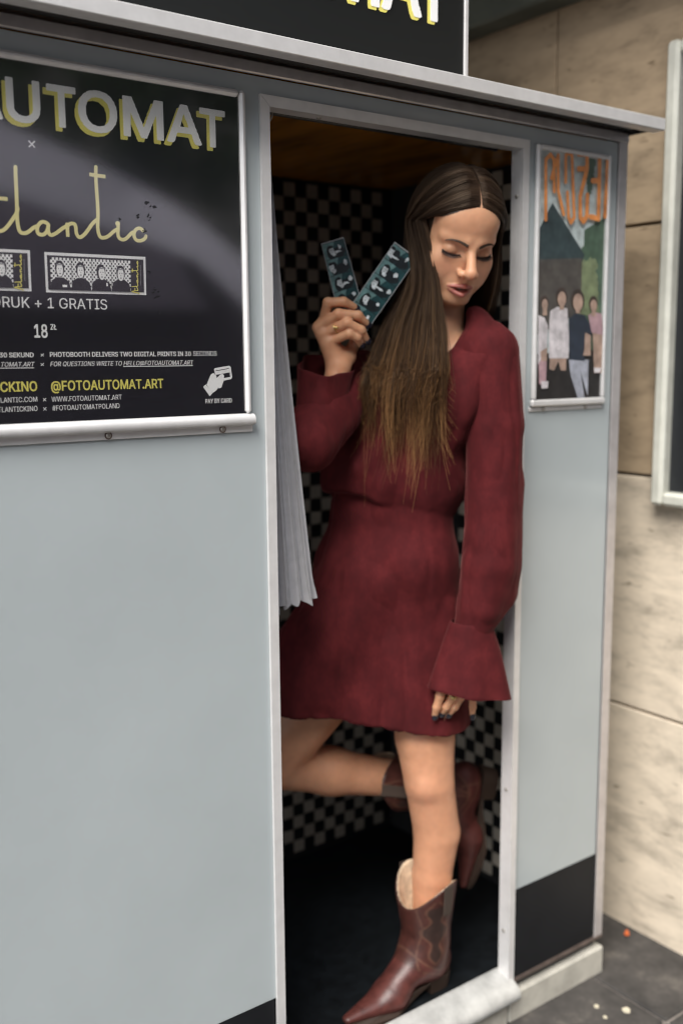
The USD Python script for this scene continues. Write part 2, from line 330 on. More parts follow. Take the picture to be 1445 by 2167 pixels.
# litter on the pavement
L = at(1326, 1978, 2, 0.004)
th = np.linspace(0, 2 * np.pi, 14)[:-1]
leaf = Polygon([(0.011 * math.cos(t) * (1 + .2 * math.cos(3 * t)), 0.006 * math.sin(t)) for t in th])
lm = trimesh.creation.extrude_polygon(leaf, 0.0012, engine='earcut'); lm.vertices[:, 2] += 0.25 * lm.vertices[:, 0] ** 2 / 0.011
lm.apply_transform(trimesh.transformations.rotation_matrix(0.6, [0, 0, 1])); lm.apply_translation(L)
obj('fallen_leaf', lm, 'orange_leaf', label='small orange leaf lying at the foot of the stone wall', cat='leaf')
for (u, v, r, lab) in ((1325, 2140, 0.009, 'largest pale trodden gum spot on the dark paving'), (1262, 2132, 0.0055, 'pale gum spot nearest the corner of the booth plinth'), (1280, 2155, 0.0045, 'tiny pale gum spot below the larger ones on the paving')):
    c = at(u, v, 2, 0.001); a = np.linspace(0, 2 * np.pi, 16)[:-1]
    g = Polygon([(r * math.cos(t) * (1 + .18 * math.sin(2.3 * t + u)), r * math.sin(t) * (1 + .2 * math.cos(3 * t + u))) for t in a])
    gm = trimesh.creation.extrude_polygon(g, 0.002, engine='earcut'); gm.apply_translation(c + [0, 0, 0.0005])
    obj('gum_spot', gm, 'gum', label=lab, cat='gum')

# ------------------------------------------------------------------ across the street (seen in the poster glass)
van = thing('parked_van', 'pale lilac van with a rounded roof parked in the street opposite the booth', 'van')
prof = spline([(-2.6, 0.35), (-2.65, 1.2), (-2.55, 2.2), (-2.0, 2.64), (-0.8, 2.78), (0.2, 2.74), (0.9, 2.56), (1.6, 2.27), (2.15, 1.75), (2.6, 1.3), (2.75, 0.95), (2.77, 0.35)], 60)
shape = Polygon(prof)
body = trimesh.creation.extrude_polygon(shape, 1.75, engine='earcut')
v = body.vertices.copy(); body.vertices = np.c_[v[:, 0], -v[:, 2], v[:, 1]]
zz = np.clip((body.vertices[:, 2] - 1.2) / 1.2, 0, 1); body.vertices[:, 1] = -0.875 + (body.vertices[:, 1] + 0.875) * (1 - 0.50 * zz ** 1.6)
body.apply_translation([0.15, -3.15, -0.13]); obj('body', body, 'van_paint', van)
def flank(poly, off=0.004, t=0.006): return xz(poly, -3.15 + off, t)
obj('side_panel', xz(Polygon([(-2.3, 0.8), (2.3, 0.8), (2.05, 1.5), (1.6, 1.86), (0.6, 2.12), (-2.2, 2.12)]), -3.125, 0.30).apply_translation([0, -.02, 0]), 'van_dark', van)
obj('side_band', xz(Polygon([(-2.2, 1.62), (1.62, 1.62), (1.42, 1.90), (0.62, 2.09), (-2.15, 2.09)]), -3.10, 0.30).apply_translation([0, .03, 0]), 'van_mid', van)
obj('sill_panel', xz(sbox(-2.1, 0.3, 2.55, 0.75), -3.135, 0.05), 'van_dark', van)
for x in (-1.55, 1.8):
    w = trimesh.creation.cylinder(0.33, 0.2, sections=28); w.apply_transform(trimesh.transformations.rotation_matrix(np.pi / 2, [1, 0, 0])); w.apply_translation([x, -3.2, 0.2])
    wp = obj('wheel', w, 'tyre', van)
    h = trimesh.creation.cylinder(0.19, 0.03, sections=20); h.apply_transform(trimesh.transformations.rotation_matrix(np.pi / 2, [1, 0, 0])); h.apply_translation([x, -3.09, 0.2]); obj('hub', h, 'brushed_aluminium', wp)
def tree(x, y, h, lab, seed):
    r = np.random.default_rng(seed); t = thing('street_tree', lab, 'tree', 'trees across the street')
    obj('trunk', tube([(x, y, -.1), (x + .1, y, h * .3), (x - .05, y, h * .62)], [.2, .15, .07], 10), 'bark', t)
    n = 2600; d = r.normal(size=(n, 3)); d /= np.linalg.norm(d, axis=1)[:, None]
    c = np.array([x, y, h * .66]) + d * np.array([h * .30, h * .30, h * .36]) * (r.random(n) ** .4)[:, None]
    c += 0.5 * (np.stack([meshkit.noise(c * .9, s) for s in (1, 2, 3)], 1) - .5)
    a = r.normal(size=(n, 3)); a /= np.linalg.norm(a, axis=1)[:, None]; b = np.cross(a, r.normal(size=(n, 3))); b /= np.linalg.norm(b, axis=1)[:, None]
    s = r.uniform(.10, .24, n)[:, None]
    V = np.stack([c - a * s, c + b * s * .6, c + a * s, c - b * s * .6], 1).reshape(-1, 3); F = np.arange(4 * n).reshape(-1, 4)
    obj('crown', (V, F), 'foliage', t)
tree(-2.5, -11.0, 8.5, 'dense tree left of the van across the street', 1); tree(3.2, -11.5, 9.5, 'tall tree behind the van across the street', 2); tree(8.0, -11.5, 9.0, 'tree farthest right across the street', 3)
tree(12.5, -8.0, 9.0, 'tree beyond the end of the street', 5)
opp = thing('opposite_building', 'dark facade across the street with rows of windows', 'building')
obj('facade', bx(-22, 24, -20, -16, -0.13, 13), 'far_facade', opp)
for i in range(14):
    for j in range(3):
        obj('window', bx(-20 + 3.0 * i, -18.6 + 3.0 * i, -15.99, -15.93, 1.2 + 3.3 * j, 3.2 + 3.3 * j), 'far_pane', opp)

# ------------------------------------------------------------------ the photo booth
booth = thing('photo_booth', 'grey laminate photo booth with aluminium trim and an open doorway', 'photo booth')
XL, XR, XD0, XD1, XC = -1.35, 0.8706, 0.0, 0.584, 0.8437
ZP0, ZK, ZB, ZD, ZT, ZR = 0.0937, 0.2913, 0.108, 1.7798, 1.807, 1.839
TH = 0.022
# front panels
obj('front_panel', xz(sbox(XL, ZK + .002, XC - .002, ZT - .002).difference(sbox(XD0 + .004, 0, XD1 - .004, ZD - .004)), TH, TH), 'grey_laminate', booth)
obj('kick_panel', bx(XL, XD0 - .003, 0.0005, TH, ZP0, ZK), 'black_laminate', booth, label='black kick panel left of the doorway')
obj('kick_panel', bx(XD1 + .003, XC - .002, 0.0005, TH, ZP0, ZK), 'black_laminate', booth, label='black kick panel right of the doorway')
# door frame: flat face with a return into the opening
def mitre(pts, y, t): return xz(Polygon(pts), y, t)
FW = 0.0165
zi = ZD - FW
obj('door_jamb', cat([mitre([(XD0, 0.075), (XD0, ZD), (XD0 + FW, zi - .0004), (XD0 + FW, 0.075)], -.0005, .005), bx(XD0 + FW - .0025, XD0 + FW, 0.0, 0.024, 0.09, zi)]), 'brushed_aluminium', booth, label='left aluminium jamb of the doorway')
obj('door_jamb', cat([mitre([(XD1, 0.085), (XD1, ZD), (XD1 - FW, zi - .0004), (XD1 - FW, 0.085)], -.0005, .005), bx(XD1 - FW, XD1 - FW + .0025, 0.0, 0.024, 0.1, zi)]), 'brushed_aluminium', booth, label='right aluminium jamb of the doorway')
obj('door_head', cat([mitre([(XD0 + .0005, ZD), (XD1 - .0005, ZD), (XD1 - FW - .0004, zi), (XD0 + FW + .0004, zi)], -.0005, .005), bx(XD0 + FW, XD1 - FW, 0.0, 0.024, zi, zi + .0025)]), 'brushed_aluminium', booth)
for z in (1.68, 0.905, 0.515, 0.205):
    obj('screw', screw([XD1 - FW - .0002, 0.010, z], [-1, 0, 0], .0042, .002), 'screw_metal', booth)
obj('screw', screw([0.12, 0.012, zi - .0002], [0, 0, -1], .0042, .002), 'screw_metal', booth)
# corner and base trims
obj('corner_trim', cat([bx(XC, XR, -.003, -.0004, 0.088, ZT + .02, .001), bx(XR - .002, XR, -.0004, 0.03, 0.088, ZT + .02)]), 'anodised_trim', booth)
obj('base_strip', bx(XL, XD0 - .003, -.003, .004, 0.0865, ZP0 - .0008), 'bronze_strip', booth)
obj('base_strip', bx(XD1 + .001, XR, -.0035, .004, 0.0865, ZP0 - .0008), 'bronze_strip', booth)
obj('plinth_block', bx(XD1 - 0.012, XR + .004, -.006, 0.06, -0.003, 0.0635, .004), 'plinth_concrete', booth)
obj('plinth_block', bx(XL, XD1 - 0.016, -.007, 0.06, -0.003, 0.0625, .004), 'plinth_concrete', booth)
obj('plinth_core', bx(XL + .01, XR - .01, 0.012, 0.75, 0.0, 0.088), 'dark_metal', booth)
sp = Polygon(np.vstack([spline([(0.03, 0.060), (-0.018, 0.060), (-0.030, 0.066), (-0.033, 0.078), (-0.026, 0.090), (0.0, 0.103), (0.024, 0.1105)], 26), [(0.03, 0.1105)]]))
s_ = trimesh.creation.extrude_polygon(sp, XD1 - 0.006 - XD0, engine='earcut'); vv = s_.vertices.copy()
s_.vertices = np.c_[XD0 + vv[:, 2], vv[:, 0], vv[:, 1]]; s_.fix_normals(); obj('door_sill', s_, 'sill_aluminium', booth, smooth=35)
# top: trim band, canopy
obj('top_trim', bx(XL, XR, -.006, .002, ZT, ZT + .018, .002), 'anodised_trim', booth)
obj('canopy_fascia', cat([bx(XL - .05, XR + .002, -.088, -.084, 1.8172, ZR, .0012), bx(XL - .05, XR + .002, -.0838, -.060, 1.8172, 1.8205)]), 'brushed_aluminium', booth)
obj('canopy_end', bx(XR - .002, XR + .002, -.0835, 0.10, 1.8212, ZR - .0005), 'dark_metal', booth)
obj('canopy_top', bx(XL - .05, XR - .0025, -.0835, 0.80, ZR - .006, ZR - .001), 'anodised_trim', booth)
obj('canopy_underside', bx(XL - .05, XR - .003, -.0835, -.0065, ZR - .010, ZR - .0065), 'dark_metal', booth)
# shell and interior
YB, XI = 0.70, 0.83
obj('side_panel', bx(XR - .022, XR - .0005, 0.031, 0.80, 0.09, ZT + .018), 'grey_laminate', booth)
obj('rear_panel', bx(XL, XR, 0.76, 0.80, 0.09, ZR - .007), 'grey_laminate', booth)
obj('floor', bx(XL + .01, XI + .01, 0.028, 0.75, 0.0885, 0.0985), 'rubber_floor', booth)
obj('ceiling', bx(XL + .01, XI + .01, 0.026, 0.75, 1.806, 1.826), 'varnished_ceiling', booth)
obj('inner_lining', cat([bx(XL + .01, XD0 - .02, TH + .001, TH + .004, 0.1, 1.80), bx(XD1 + .001, XI, TH + .001, TH + .004, 0.1, 1.80), bx(XD0 - .02, XD1, TH + .003, TH + .006, 1.765, 1.805)]), 'dark_board', booth)
# the checked walls: every light and dark square a tile
SQ = 0.033
back = obj('back_wall', bx(XL + .01, XI + .012, YB, YB + .02, 0.09, 1.805), 'dark_board', booth)
side = obj('side_wall', bx(XI, XI + .012, 0.03, YB - .001, 0.09, 1.805), 'dark_board', booth)
chip = lambda w: bx(-w / 2, w / 2, -.0015, 0, -w / 2, w / 2)
def proj(P):
    d = np.asarray(P) - CAM; w = d @ CF; return 722.5 + FPX * (d @ CR) / w, 1083.5 - FPX * (d @ CU) / w
sets = []
for i in range(-6, 18):
    for j in range(0, 53):
        x, z = 0.5215 + SQ * (i - 8) + SQ * 7.5 + .0005 - SQ * 7.5 + SQ * 0, 1.7967 - SQ * (j + .5)
        x = 0.5215 + SQ * (i - 1)
        if x > XI - SQ * .4 or x < 0.28 or z < 0.10: continue
        sets.append((back, (x, YB - .0002, z), 0, (i + j) % 2))
for i in range(0, 20):
    for j in range(0, 53):
        y, z = YB - SQ * (i + .5), 1.7967 - SQ * (j + .5)
        if y < 0.06 or y > 0.44 or z < 0.1: continue
        sets.append((side, (XI - .0002, y, z), 1, (i + j) % 2))
def chips(par, s):
    out = []
    for _, c, ori, _ in s:
        m = chip(SQ - .0012)
        if ori: m.apply_transform(trimesh.transformations.rotation_matrix(-np.pi / 2, [0, 0, 1]))
        m.apply_translation(c); out.append(m)
    return cat(out)
rest = {}
for par in (back, side):
    mine = [s for s in sets if s[0] is par]
    def seen(s):
        u, v = proj(s[1]); return 575 < u < 1092 and 360 < v < 1900
    def hidden(s):                                   # behind the figure
        u, v = proj(s[1]); return (760 < u < 1040 and 380 < v < 1500) or (700 < u and 1000 < v < 1480) or (u > 800 and v > 1550) or (v > 1200 and v < 1500 and u > 640)
    mine.sort(key=lambda s: (not seen(s), hidden(s)))
    n = min(280, sum(1 for s in mine if seen(s) and not hidden(s)))
    for s in mine[:n]:
        obj('tile', chips(par, [s]), 'light_tile' if s[3] else 'black_tile', par)
    for kk, nm in ((1, 'light_tile'), (0, 'black_tile')):
        q = [s for s in mine[n:] if s[3] == kk]
        if q: obj('tile_field', chips(par, q), nm, par, kind='stuff')

# ------------------------------------------------------------------ curtain inside the doorway
nu, nv = 320, 60
uu, vv_ = np.meshgrid(np.linspace(0, 1, nu), np.linspace(0, 1, nv), indexing='ij')
ztop = 1.765; zbot = 0.952 + 0.012 * uu - 0.006 * np.cos(uu * 40)
zc = ztop + (zbot - ztop) * vv_
width = 0.060 + 0.076 * vv_ ** 1.2
xs = 0.004 - 0.006 * vv_ + width * uu + 0.006 * np.exp(-((vv_ - 1.0) / 0.03) ** 2) * (uu > 0.93) * (uu - 0.93) / .07
ph = 2 * np.pi * (8.2 * uu + 0.30 * np.sin(5 * uu + 1.0) + 0.16 * np.sin(17 * uu + 2.0) + .05 * np.sin(31 * uu + 3 * vv_))
amp = (0.008 + 0.014 * vv_) * (0.70 + 0.35 * np.sin(3.7 * uu + 2 * vv_) + 0.25 * np.sin(13 * uu + 1.2))
ys = 0.082 - 1.75 * amp * np.abs(np.sin(.5 * ph + 0.12 * np.sin(3 * vv_))) ** .75 + 0.0012 * np.sin(2.3 * ph + 2 * vv_)
xs = xs + 0.003 * (0.3 + vv_) * np.sin(ph)
P = np.stack([xs, ys, zc], -1)
gi = np.arange(nu * nv).reshape(nu, nv)
F = np.stack([gi[:-1, :-1], gi[1:, :-1], gi[1:, 1:], gi[:-1, 1:]], -1).reshape(-1, 4)
P2 = P + [0, 0.0022, 0]
V = np.vstack([P.reshape(-1, 3), P2.reshape(-1, 3)]); N = nu * nv
Fs = [F, F[:, ::-1] + N]
for row in (gi[0], gi[-1][::-1], gi[:, -1], gi[::-1, 0]):
    Fs.append(np.stack([row[:-1], row[:-1] + N, row[1:] + N, row[1:]], 1))
cur = thing('curtain', 'pale grey pleated half length curtain drawn to the left side of the doorway', 'curtain')
obj('cloth', (V, np.vstack(Fs)), 'curtain_cloth', cur, smooth=60)
obj('rail', tube([(0.01, 0.062, 1.775), (0.565, 0.062, 1.775)], 0.006, 10), 'dark_metal', cur)
for i in range(3): obj('ring', trimesh.creation.torus(0.010, 0.0015, 16, 6).apply_transform(trimesh.transformations.rotation_matrix(np.pi / 2, [0, 1, 0])).apply_translation([0.018 + .02 * i, 0.062, 1.769]), 'screw_metal', cur)

# ------------------------------------------------------------------ lettering
def flat_text(text, bold=False):
    m = meshkit.text_mesh(text, 1.0, 0.03, bold); b = m.bounds; return m, b
def put_text(text, u0, v0, u1, v1, cap, y, mname, parent, name='lettering', bold=False, slant=0.0, t=0.0004):
    """one line of print on the plane y, from pixel column u0 to u1 of the photograph along its baseline"""
    p0, p1 = at(u0, v0, 1, y), at(u1, v1, 1, y); top = at((u0 + u1) / 2, (v0 + v1) / 2 - cap, 1, y); mid = at((u0 + u1) / 2, (v0 + v1) / 2, 1, y)
    h = top[2] - mid[2]; z = (p0[2] + p1[2]) / 2
    m, b = flat_text(text, bold); v = m.vertices.copy()
    x = (v[:, 0] - b[0, 0]) / (b[1, 0] - b[0, 0]) * (p1[0] - p0[0]) + p0[0] + slant * v[:, 1] * h
    m.vertices = np.c_[x, np.where(v[:, 2] > .01, y - t, y), z + v[:, 1] * h]
    if text == '×': m.vertices = np.c_[x, np.where(v[:, 2] > .01, y - t, y), z + (v[:, 1] - b[0, 1]) / (b[1, 1] - b[0, 1]) * h]
    obj(name, m, mname, parent)
def px_poly(pts, y): return Polygon([tuple(at(u, v, 1, y)[[0, 2]]) for u, v in pts]).buffer(0)
def put_poly(name, poly, y, mname, parent, t=0.0004): return obj(name, xz(poly, y, t), mname, parent)

# ------------------------------------------------------------------ large poster, left of the doorway
bp = thing('advertising_poster', 'large black glazed poster with white and yellow lettering left of the doorway', 'poster')
pz0, pz1, px1, px0 = 1.274, 1.7785, -0.0290, -1.10
obj('backing', bx(px0, px1 - .004, -.0045, -.0005, pz0 + .022, pz1 - .004), 'poster_black', bp)
fr = 0.0105
def rod(x0, x1, z0, z1): return bx(x0, x1, -.0125, -.0007, z0, z1, .004)
obj('frame_rail', rod(px1 - fr, px1, pz0 + .0285, pz1), 'brushed_aluminium', bp, smooth=25)
obj('frame_rail', rod(px0, px1 - fr - .0003, pz1 - fr, pz1), 'brushed_aluminium', bp, smooth=25)
obj('frame_rail', rod(px0, px0 + fr, pz0 + .0285, pz1 - fr - .0003), 'brushed_aluminium', bp)
prb = Polygon(np.vstack([[(-.0006, 0.0), (-.003, 0.0), (-.004, .0015), (-.004, .0095), (-.0085, .0112)], spline([(-.0135, .013), (-.0155, .0185), (-.0135, .0245), (-.008, .0283), (-.0006, .0285)], 14)]))
br = trimesh.creation.extrude_polygon(prb, px1 + .004 - px0, engine='earcut'); vv = br.vertices.copy(); br.vertices = np.c_[px0 + vv[:, 2], vv[:, 0], pz0 - .0005 + vv[:, 1]]; br.fix_normals()
obj('bottom_rail', br, 'brushed_aluminium', bp, smooth=35)
for u, v in ((229.5, 922), (471.5, 907)):
    c = at(u, v, 1, -.005)
    s0 = obj('screw', screw([c[0], -.0042, pz0 + .0055], [0, -1, 0], .0042, .0028), 'screw_metal', bp)
    obj('washer', trimesh.creation.annulus(.003, .0056, .0012).apply_transform(trimesh.transformations.rotation_matrix(np.pi / 2, [1, 0, 0])).apply_translation([c[0], -.0047, pz0 + .0055]), 'bronze_strip', s0)
YP = -.0048
obj('glass', bx(px0 + fr - .002, px1 - fr + .002, -.0082, -.0072, pz0 + .026, pz1 - fr + .002), 'poster_glass', bp)
# FOTOAUTOMAT heading, letter by letter
zb, zt = at(455, 311, 1, YP)[2], at(447, 229.5, 1, YP)[2]
zb2, zt2 = at(130, 270, 1, YP)[2], at(128, 181, 1, YP)[2]; zb, zt = (zb + zb2) / 2, (zt + zt2) / 2
zm = lambda u0: None
def letter(ch, u0, v0, u1, v1, over=0.0):
    x0, x1 = at(u0, v0, 1, YP)[0], at(u1, v1, 1, YP)[0]
    m, b = flat_text(ch, True); v = m.vertices.copy(); o = over * (zt - zb)
    X = (v[:, 0] - b[0, 0]) / (b[1, 0] - b[0, 0]) * (x1 - x0) + x0; Z = (v[:, 1] - b[0, 1]) / (b[1, 1] - b[0, 1]) * (zt - zb + 2 * o) + zb - o
    for nm, dx, dz, y, mt in (('letter_shadow', -.0047, -.0052, YP, 'print_yellow'), ('letter', 0, 0, YP - .0006, 'print_white')):
        k = m.copy(); k.vertices = np.c_[X + dx, np.where(v[:, 2] > .01, y - .0005, y), Z + dz]; obj(nm, k, mt, bp)
letter('A', -66, 205, 6, 250); letter('U', 12, 205, 84, 210, .01); letter('T', 97, 185, 159, 195); letter('O', 165, 235, 247, 235, .015)
letter('M', 260, 250, 345, 250); letter('A', 353, 300, 427, 310); letter('T', 421, 235, 475, 240)
put_text('×', 60, 311, 75, 312, 15, YP, 'print_white', bp, 'print_cross')
# script word as a flat stroke
def stroke(paths, sc, u0, v0, w, y):
    out = []
    for p in paths:
        q = [at(u0 + a / sc, v0 + b / sc, 1, y)[[0, 2]] for a, b in p]
        q = spline(q, 12 * len(q)) if len(q) > 2 else np.array(q)
        out.append(LineString(q).buffer(w / 2, cap_style='flat' if len(p) == 2 else 'round'))
    return unary_union(out)
ATL = [[(-60, 372), (68, 385)], [(-40, 660), (-10, 672), (20, 668), (60, 638), (110, 572), (150, 505), (160, 470)],
       [(138, 95), (145, 280), (152, 480), (165, 640), (185, 683), (220, 692), (270, 668), (330, 630)],
       [(436, 618), (415, 598), (380, 590), (348, 615), (334, 655), (345, 695), (378, 706), (410, 690), (428, 655), (434, 622), (436, 680), (455, 708), (485, 702), (540, 665), (600, 628)],
       [(603, 598), (610, 724)], [(608, 645), (640, 605), (670, 612), (682, 650), (690, 700), (712, 728), (745, 715), (800, 650), (872, 570)],
       [(862, 95), (870, 330), (880, 560), (886, 690), (905, 728), (940, 732), (990, 705), (1058, 655)], [(803, 162), (948, 183)],
       [(1058, 610), (1060, 690), (1075, 738), (1105, 750), (1150, 725), (1205, 682)],
       [(1282, 668), (1255, 648), (1222, 660), (1205, 705), (1220, 748), (1255, 760), (1312, 718)]]
g = stroke(ATL, 4.25, 0, 330, 0.0048, YP).union(Point(at(1058 / 4.25, 330 + 606 / 4.25, 1, YP)[[0, 2]]).buffer(.0034))
put_poly('script_word', g, YP, 'print_yellow_pale', bp, .0005)
# two printed photo strips
def strip(c, lab):
    """c: four corners (x, z) of the white border: top left, top right, bottom right, bottom left"""
    a, b, d, e = (np.array(p) for p in c)
    def S(s, t): return tuple((a * (1 - s) + b * s) * (1 - t) + (e * (1 - s) + d * s) * t)
    def R(s0, s1, t0, t1): return Polygon([S(s0, t0), S(s1, t0), S(s1, t1), S(s0, t1)])
    root = put_poly('photo_strip', R(0, 1, 0, 1), YP, 'print_white', bp)
    put_poly('strip_ground', R(.022, .975, .075, .93), YP - .0005, 'print_black', root)
    cells = []; nx, nz = 44, 13
    for i in range(nx):
        for j in range(nz):
            if (i + j) % 2 == 0: continue
            s0 = .05 + .785 * i / nx; t0 = .13 + .78 * j / nz
            cells.append(R(s0 - .002, s0 + .785 / nx + .002, t0 - .006, t0 + .78 / nz + .006))
    put_poly('strip_pattern', unary_union(cells), YP - .001, 'print_white', root, .0003)
    W = np.linalg.norm(b - a); H = np.linalg.norm(e - a)
    dark, face = [], []
    for k, (s, t) in enumerate(((.135, .40), (.335, .42), (.535, .45), (.735, .46))):
        dark.append(affinity.scale(Point(S(s, t)).buffer(1, 24), W * .042, H * .20)); dark.append(affinity.scale(Point(S(s, t - .05)).buffer(1, 12), W * .044, H * .155))
        dark.append(Polygon([S(s - .035, .62), S(s + .035, .62), S(s + .085, .72), S(s + .10, .925), S(s - .095, .925), S(s - .08, .70)]))
        face.append(affinity.scale(Point(S(s + (.008 if k == 2 else 0), t + .03)).buffer(1, 24), W * .031, H * .165))
    face.append(R(.155, .20, .80, .86)); face.append(R(.585, .60, .72, .80))
    put_poly('portrait_figure', unary_union(dark), YP - .0013, 'print_black', root, .0003)
    put_poly('portrait_face', unary_union(face), YP - .0016, 'print_white', root, .0003)
    det = []
    for k, (s, t) in enumerate(((.135, .40), (.335, .42), (.543, .45), (.735, .46))):
        for q in (-.012, .012): det.append(affinity.scale(Point(S(s + q, t + .00)).buffer(1, 8), W * .0055, H * .016))
        det.append(affinity.scale(Point(S(s, t + .12)).buffer(1, 8), W * .010, H * .018)); det.append(affinity.scale(Point(S(s, t + .055)).buffer(1, 8), W * .003, H * .02))
        det.append(R(s - .028, s + .028, t - .12, t - .085))
    put_poly('portrait_feature', unary_union(det), YP - .0019, 'print_grey', root, .0002)
    put_poly('strip_divider', unary_union([R(.05 + .785 * q / 4 - .0015, .05 + .785 * q / 4 + .0015, .12, .92) for q in (1, 2, 3)]), YP - .0022, 'print_black', root, .0002)
    # the script word again, standing on end
    def T(p): u, v = p; return S(.845 + .075 * (v - 60) / 720, .90 - .78 * (u + 60) / 1380)
    word = unary_union([LineString(spline([T(q) for q in p], 40) if len(p) > 2 else [T(q) for q in p]).buffer(.00055) for p in ATL + [[(-200, 760), (-120, 300), (-90, 60), (-60, 372), (-20, 660)]]])
    put_poly('script_word', word, YP - .0012, 'print_yellow', root, .0003)
    put_poly('web_line', unary_union([R(.938, .944, .22 + .03 * q, .24 + .03 * q) for q in range(18)]), YP - .0012, 'print_grey', root, .0003)
cr = [at(u, v, 1, YP)[[0, 2]] for u, v in ((93.5, 532.5), (307.5, 543), (309.5, 624), (97.5, 618))]
strip(cr, 'right'); dx = at(63, 530.5, 1, YP)[0] - cr[1][0]; strip([p + [dx, 0] for p in cr], 'left')
W_, Y_ = 'print_white', 'print_yellow'
put_text('DRUK + 1 GRATIS', -16, 649.5, 227, 654, 22, YP, W_, bp)
put_text('18', 73, 713, 101, 714, 27, YP, W_, bp, bold=True); put_text('ZŁ', 107, 697, 120, 697, 11, YP, W_, bp, bold=True)
put_text('30 SEKUND', -1, 755.5, 71.5, 755.5, 9.5, YP, W_, bp, bold=True); put_text('×', 86, 754, 93, 754, 6, YP, W_, bp); put_text('PHOTOBOOTH DELIVERS TWO DIGITAL PRINTS IN 30', 105.8, 755, 404, 752.7, 9.5, YP, W_, bp, bold=True); put_text('SECONDS', 409, 753, 458.5, 752.6, 10.2, YP, W_, bp)
put_text('TOMAT.ART', 1, 775.5, 71.5, 775.2, 9.5, YP, W_, bp, slant=.22); put_text('×', 86, 774, 93, 774, 6, YP, W_, bp); put_text('FOR QUESTIONS WRITE TO HELLO@FOTOAUTOMAT.ART', 106.5, 775, 407.5, 771.3, 9.5, YP, W_, bp, slant=.22)
put_poly('underline', px_poly([(261, 774.6), (408, 772.6), (408, 774.2), (261, 776.2)], YP), YP, W_, bp); put_poly('underline', px_poly([(0, 778), (72, 777.2), (72, 778.8), (0, 779.6)], YP), YP, W_, bp)
put_text('CKINO', 1, 828.5, 79, 827, 20, YP, Y_, bp, bold=True); put_text('@FOTOAUTOMAT.ART', 108.5, 826.5, 346, 820.5, 19.5, YP, Y_, bp, bold=True)
put_text('LANTIC.COM', 1.5, 851.5, 79, 850, 10.5, YP, W_, bp); put_text('×', 91, 849, 98, 849, 7, YP, W_, bp); put_text('WWW.FOTOAUTOMAT.ART', 109.5, 850, 257.5, 845, 10.5, YP, W_, bp)
put_text('TLANTICKINO', -4, 871.5, 79.5, 869.8, 10.5, YP, W_, bp); put_text('×', 91.5, 868.5, 98.5, 868.5, 7, YP, W_, bp); put_text('#FOTOAUTOMATPOLAND', 111, 869, 253, 863, 10.5, YP, W_, bp)
put_text('PAY BY CARD', 434.5, 853.5, 490.5, 851, 9, YP, W_, bp, bold=True)
ic = lambda pts: px_poly([(420 + a / 13.14, 760 + b / 13.14) for a, b in pts], YP)
card = ic([(430, 280), (455, 245), (850, 178), (895, 215), (935, 500), (905, 550), (700, 595), (640, 560), (500, 530)])
card = card.difference(ic([(475, 310), (840, 245), (845, 265), (480, 330)])).difference(ic([(490, 430), (868, 365), (880, 490), (505, 560)]))
hand = ic([(225, 710), (340, 430), (395, 390), (440, 390), (500, 520), (560, 470), (620, 415), (670, 410), (710, 450), (700, 600), (660, 700), (640, 780), (590, 810), (545, 790), (490, 870), (390, 935), (330, 870)])
cuff = ic([(130, 770), (200, 700), (385, 940), (315, 1030)])
put_poly('card_symbol', unary_union([card, hand, cuff.difference(ic([(205, 705), (380, 935), (392, 925), (222, 700)]))]), YP, W_, bp)
# flaked black spots of worn print
r_ = np.random.default_rng(8); fl = []
for u, v, s in ((320, 434, 8), (313, 456, 4), (291, 456, 4), (318, 462, 3), (253, 463, 3), (306, 488, 4), (317, 574, 3), (329, 613, 5), (334, 628, 6), (339, 663, 3)):
    for _ in range(5):
        a, b = u + r_.normal() * s * .5, v + r_.normal() * s * .6; k = s * r_.uniform(.25, .6)
        fl.append(px_poly([(a + k * math.cos(t) * r_.uniform(.6, 1.2), b + k * math.sin(t) * r_.uniform(.6, 1.2)) for t in np.linspace(0, 6.28, 9)[:-1]], -.0083).buffer(0))
put_poly('worn_spots', unary_union(fl), -.0083, 'print_black', bp, .0003)

# ------------------------------------------------------------------ narrow film poster, right of the doorway
fp = thing('film_poster', 'narrow framed film poster with orange letters right of the doorway', 'poster')
x0, x1, z0, z1, f2 = 0.6015, 0.8135, 1.2885, 1.7765, .0105
obj('sheet', bx(x0 + .003, x1 - .003, -.003, -.0006, z0 + .003, z1 - .003), 'print_grey', fp)
for a in ((x0, x0 + f2, z0 + .0145, z1), (x1 - f2, x1, z0 + .0145, z1), (x0 + f2 + .0003, x1 - f2 - .0003, z1 - f2, z1), (x0 - .002, x1 + .002, z0 + .001, z0 + .0142)):
    obj('frame_rail', bx(a[0], a[1], -.0105, -.0007, a[2], a[3], .003), 'brushed_aluminium', fp)
obj('hinge_lip', bx(x0 - .004, x1 + .001, -.003, -.0006, z0 - .008, z0 + .0005, .001), 'brushed_aluminium', fp)
for x in (x0 + .036, x1 - .052): obj('screw', screw([x, -.003, z0 - .004], [0, -1, 0], .0045, .003), 'screw_metal', fp)
for nm, c in (('film_sky', (0.58, 0.66, 0.66)), ('film_roof', (0.045, 0.07, 0.075)), ('film_tree', (0.09, 0.15, 0.10)), ('film_bush', (0.24, 0.29, 0.16)), ('film_wall', (0.10, 0.09, 0.08)),
              ('film_ground', (0.03, 0.027, 0.025)), ('film_skin', (0.48, 0.34, 0.27)), ('film_white', (0.72, 0.68, 0.70)), ('film_navy', (0.035, 0.045, 0.065)), ('film_jeans', (0.45, 0.47, 0.54)), ('film_hair', (0.07, 0.05, 0.04)), ('film_orange', (0.80, 0.30, 0.09)), ('film_pink', (0.5, 0.33, 0.36))):
    mat(nm, c, 0.4, 0.4, noise=(45, 0.32, 6))
YF = -.0031
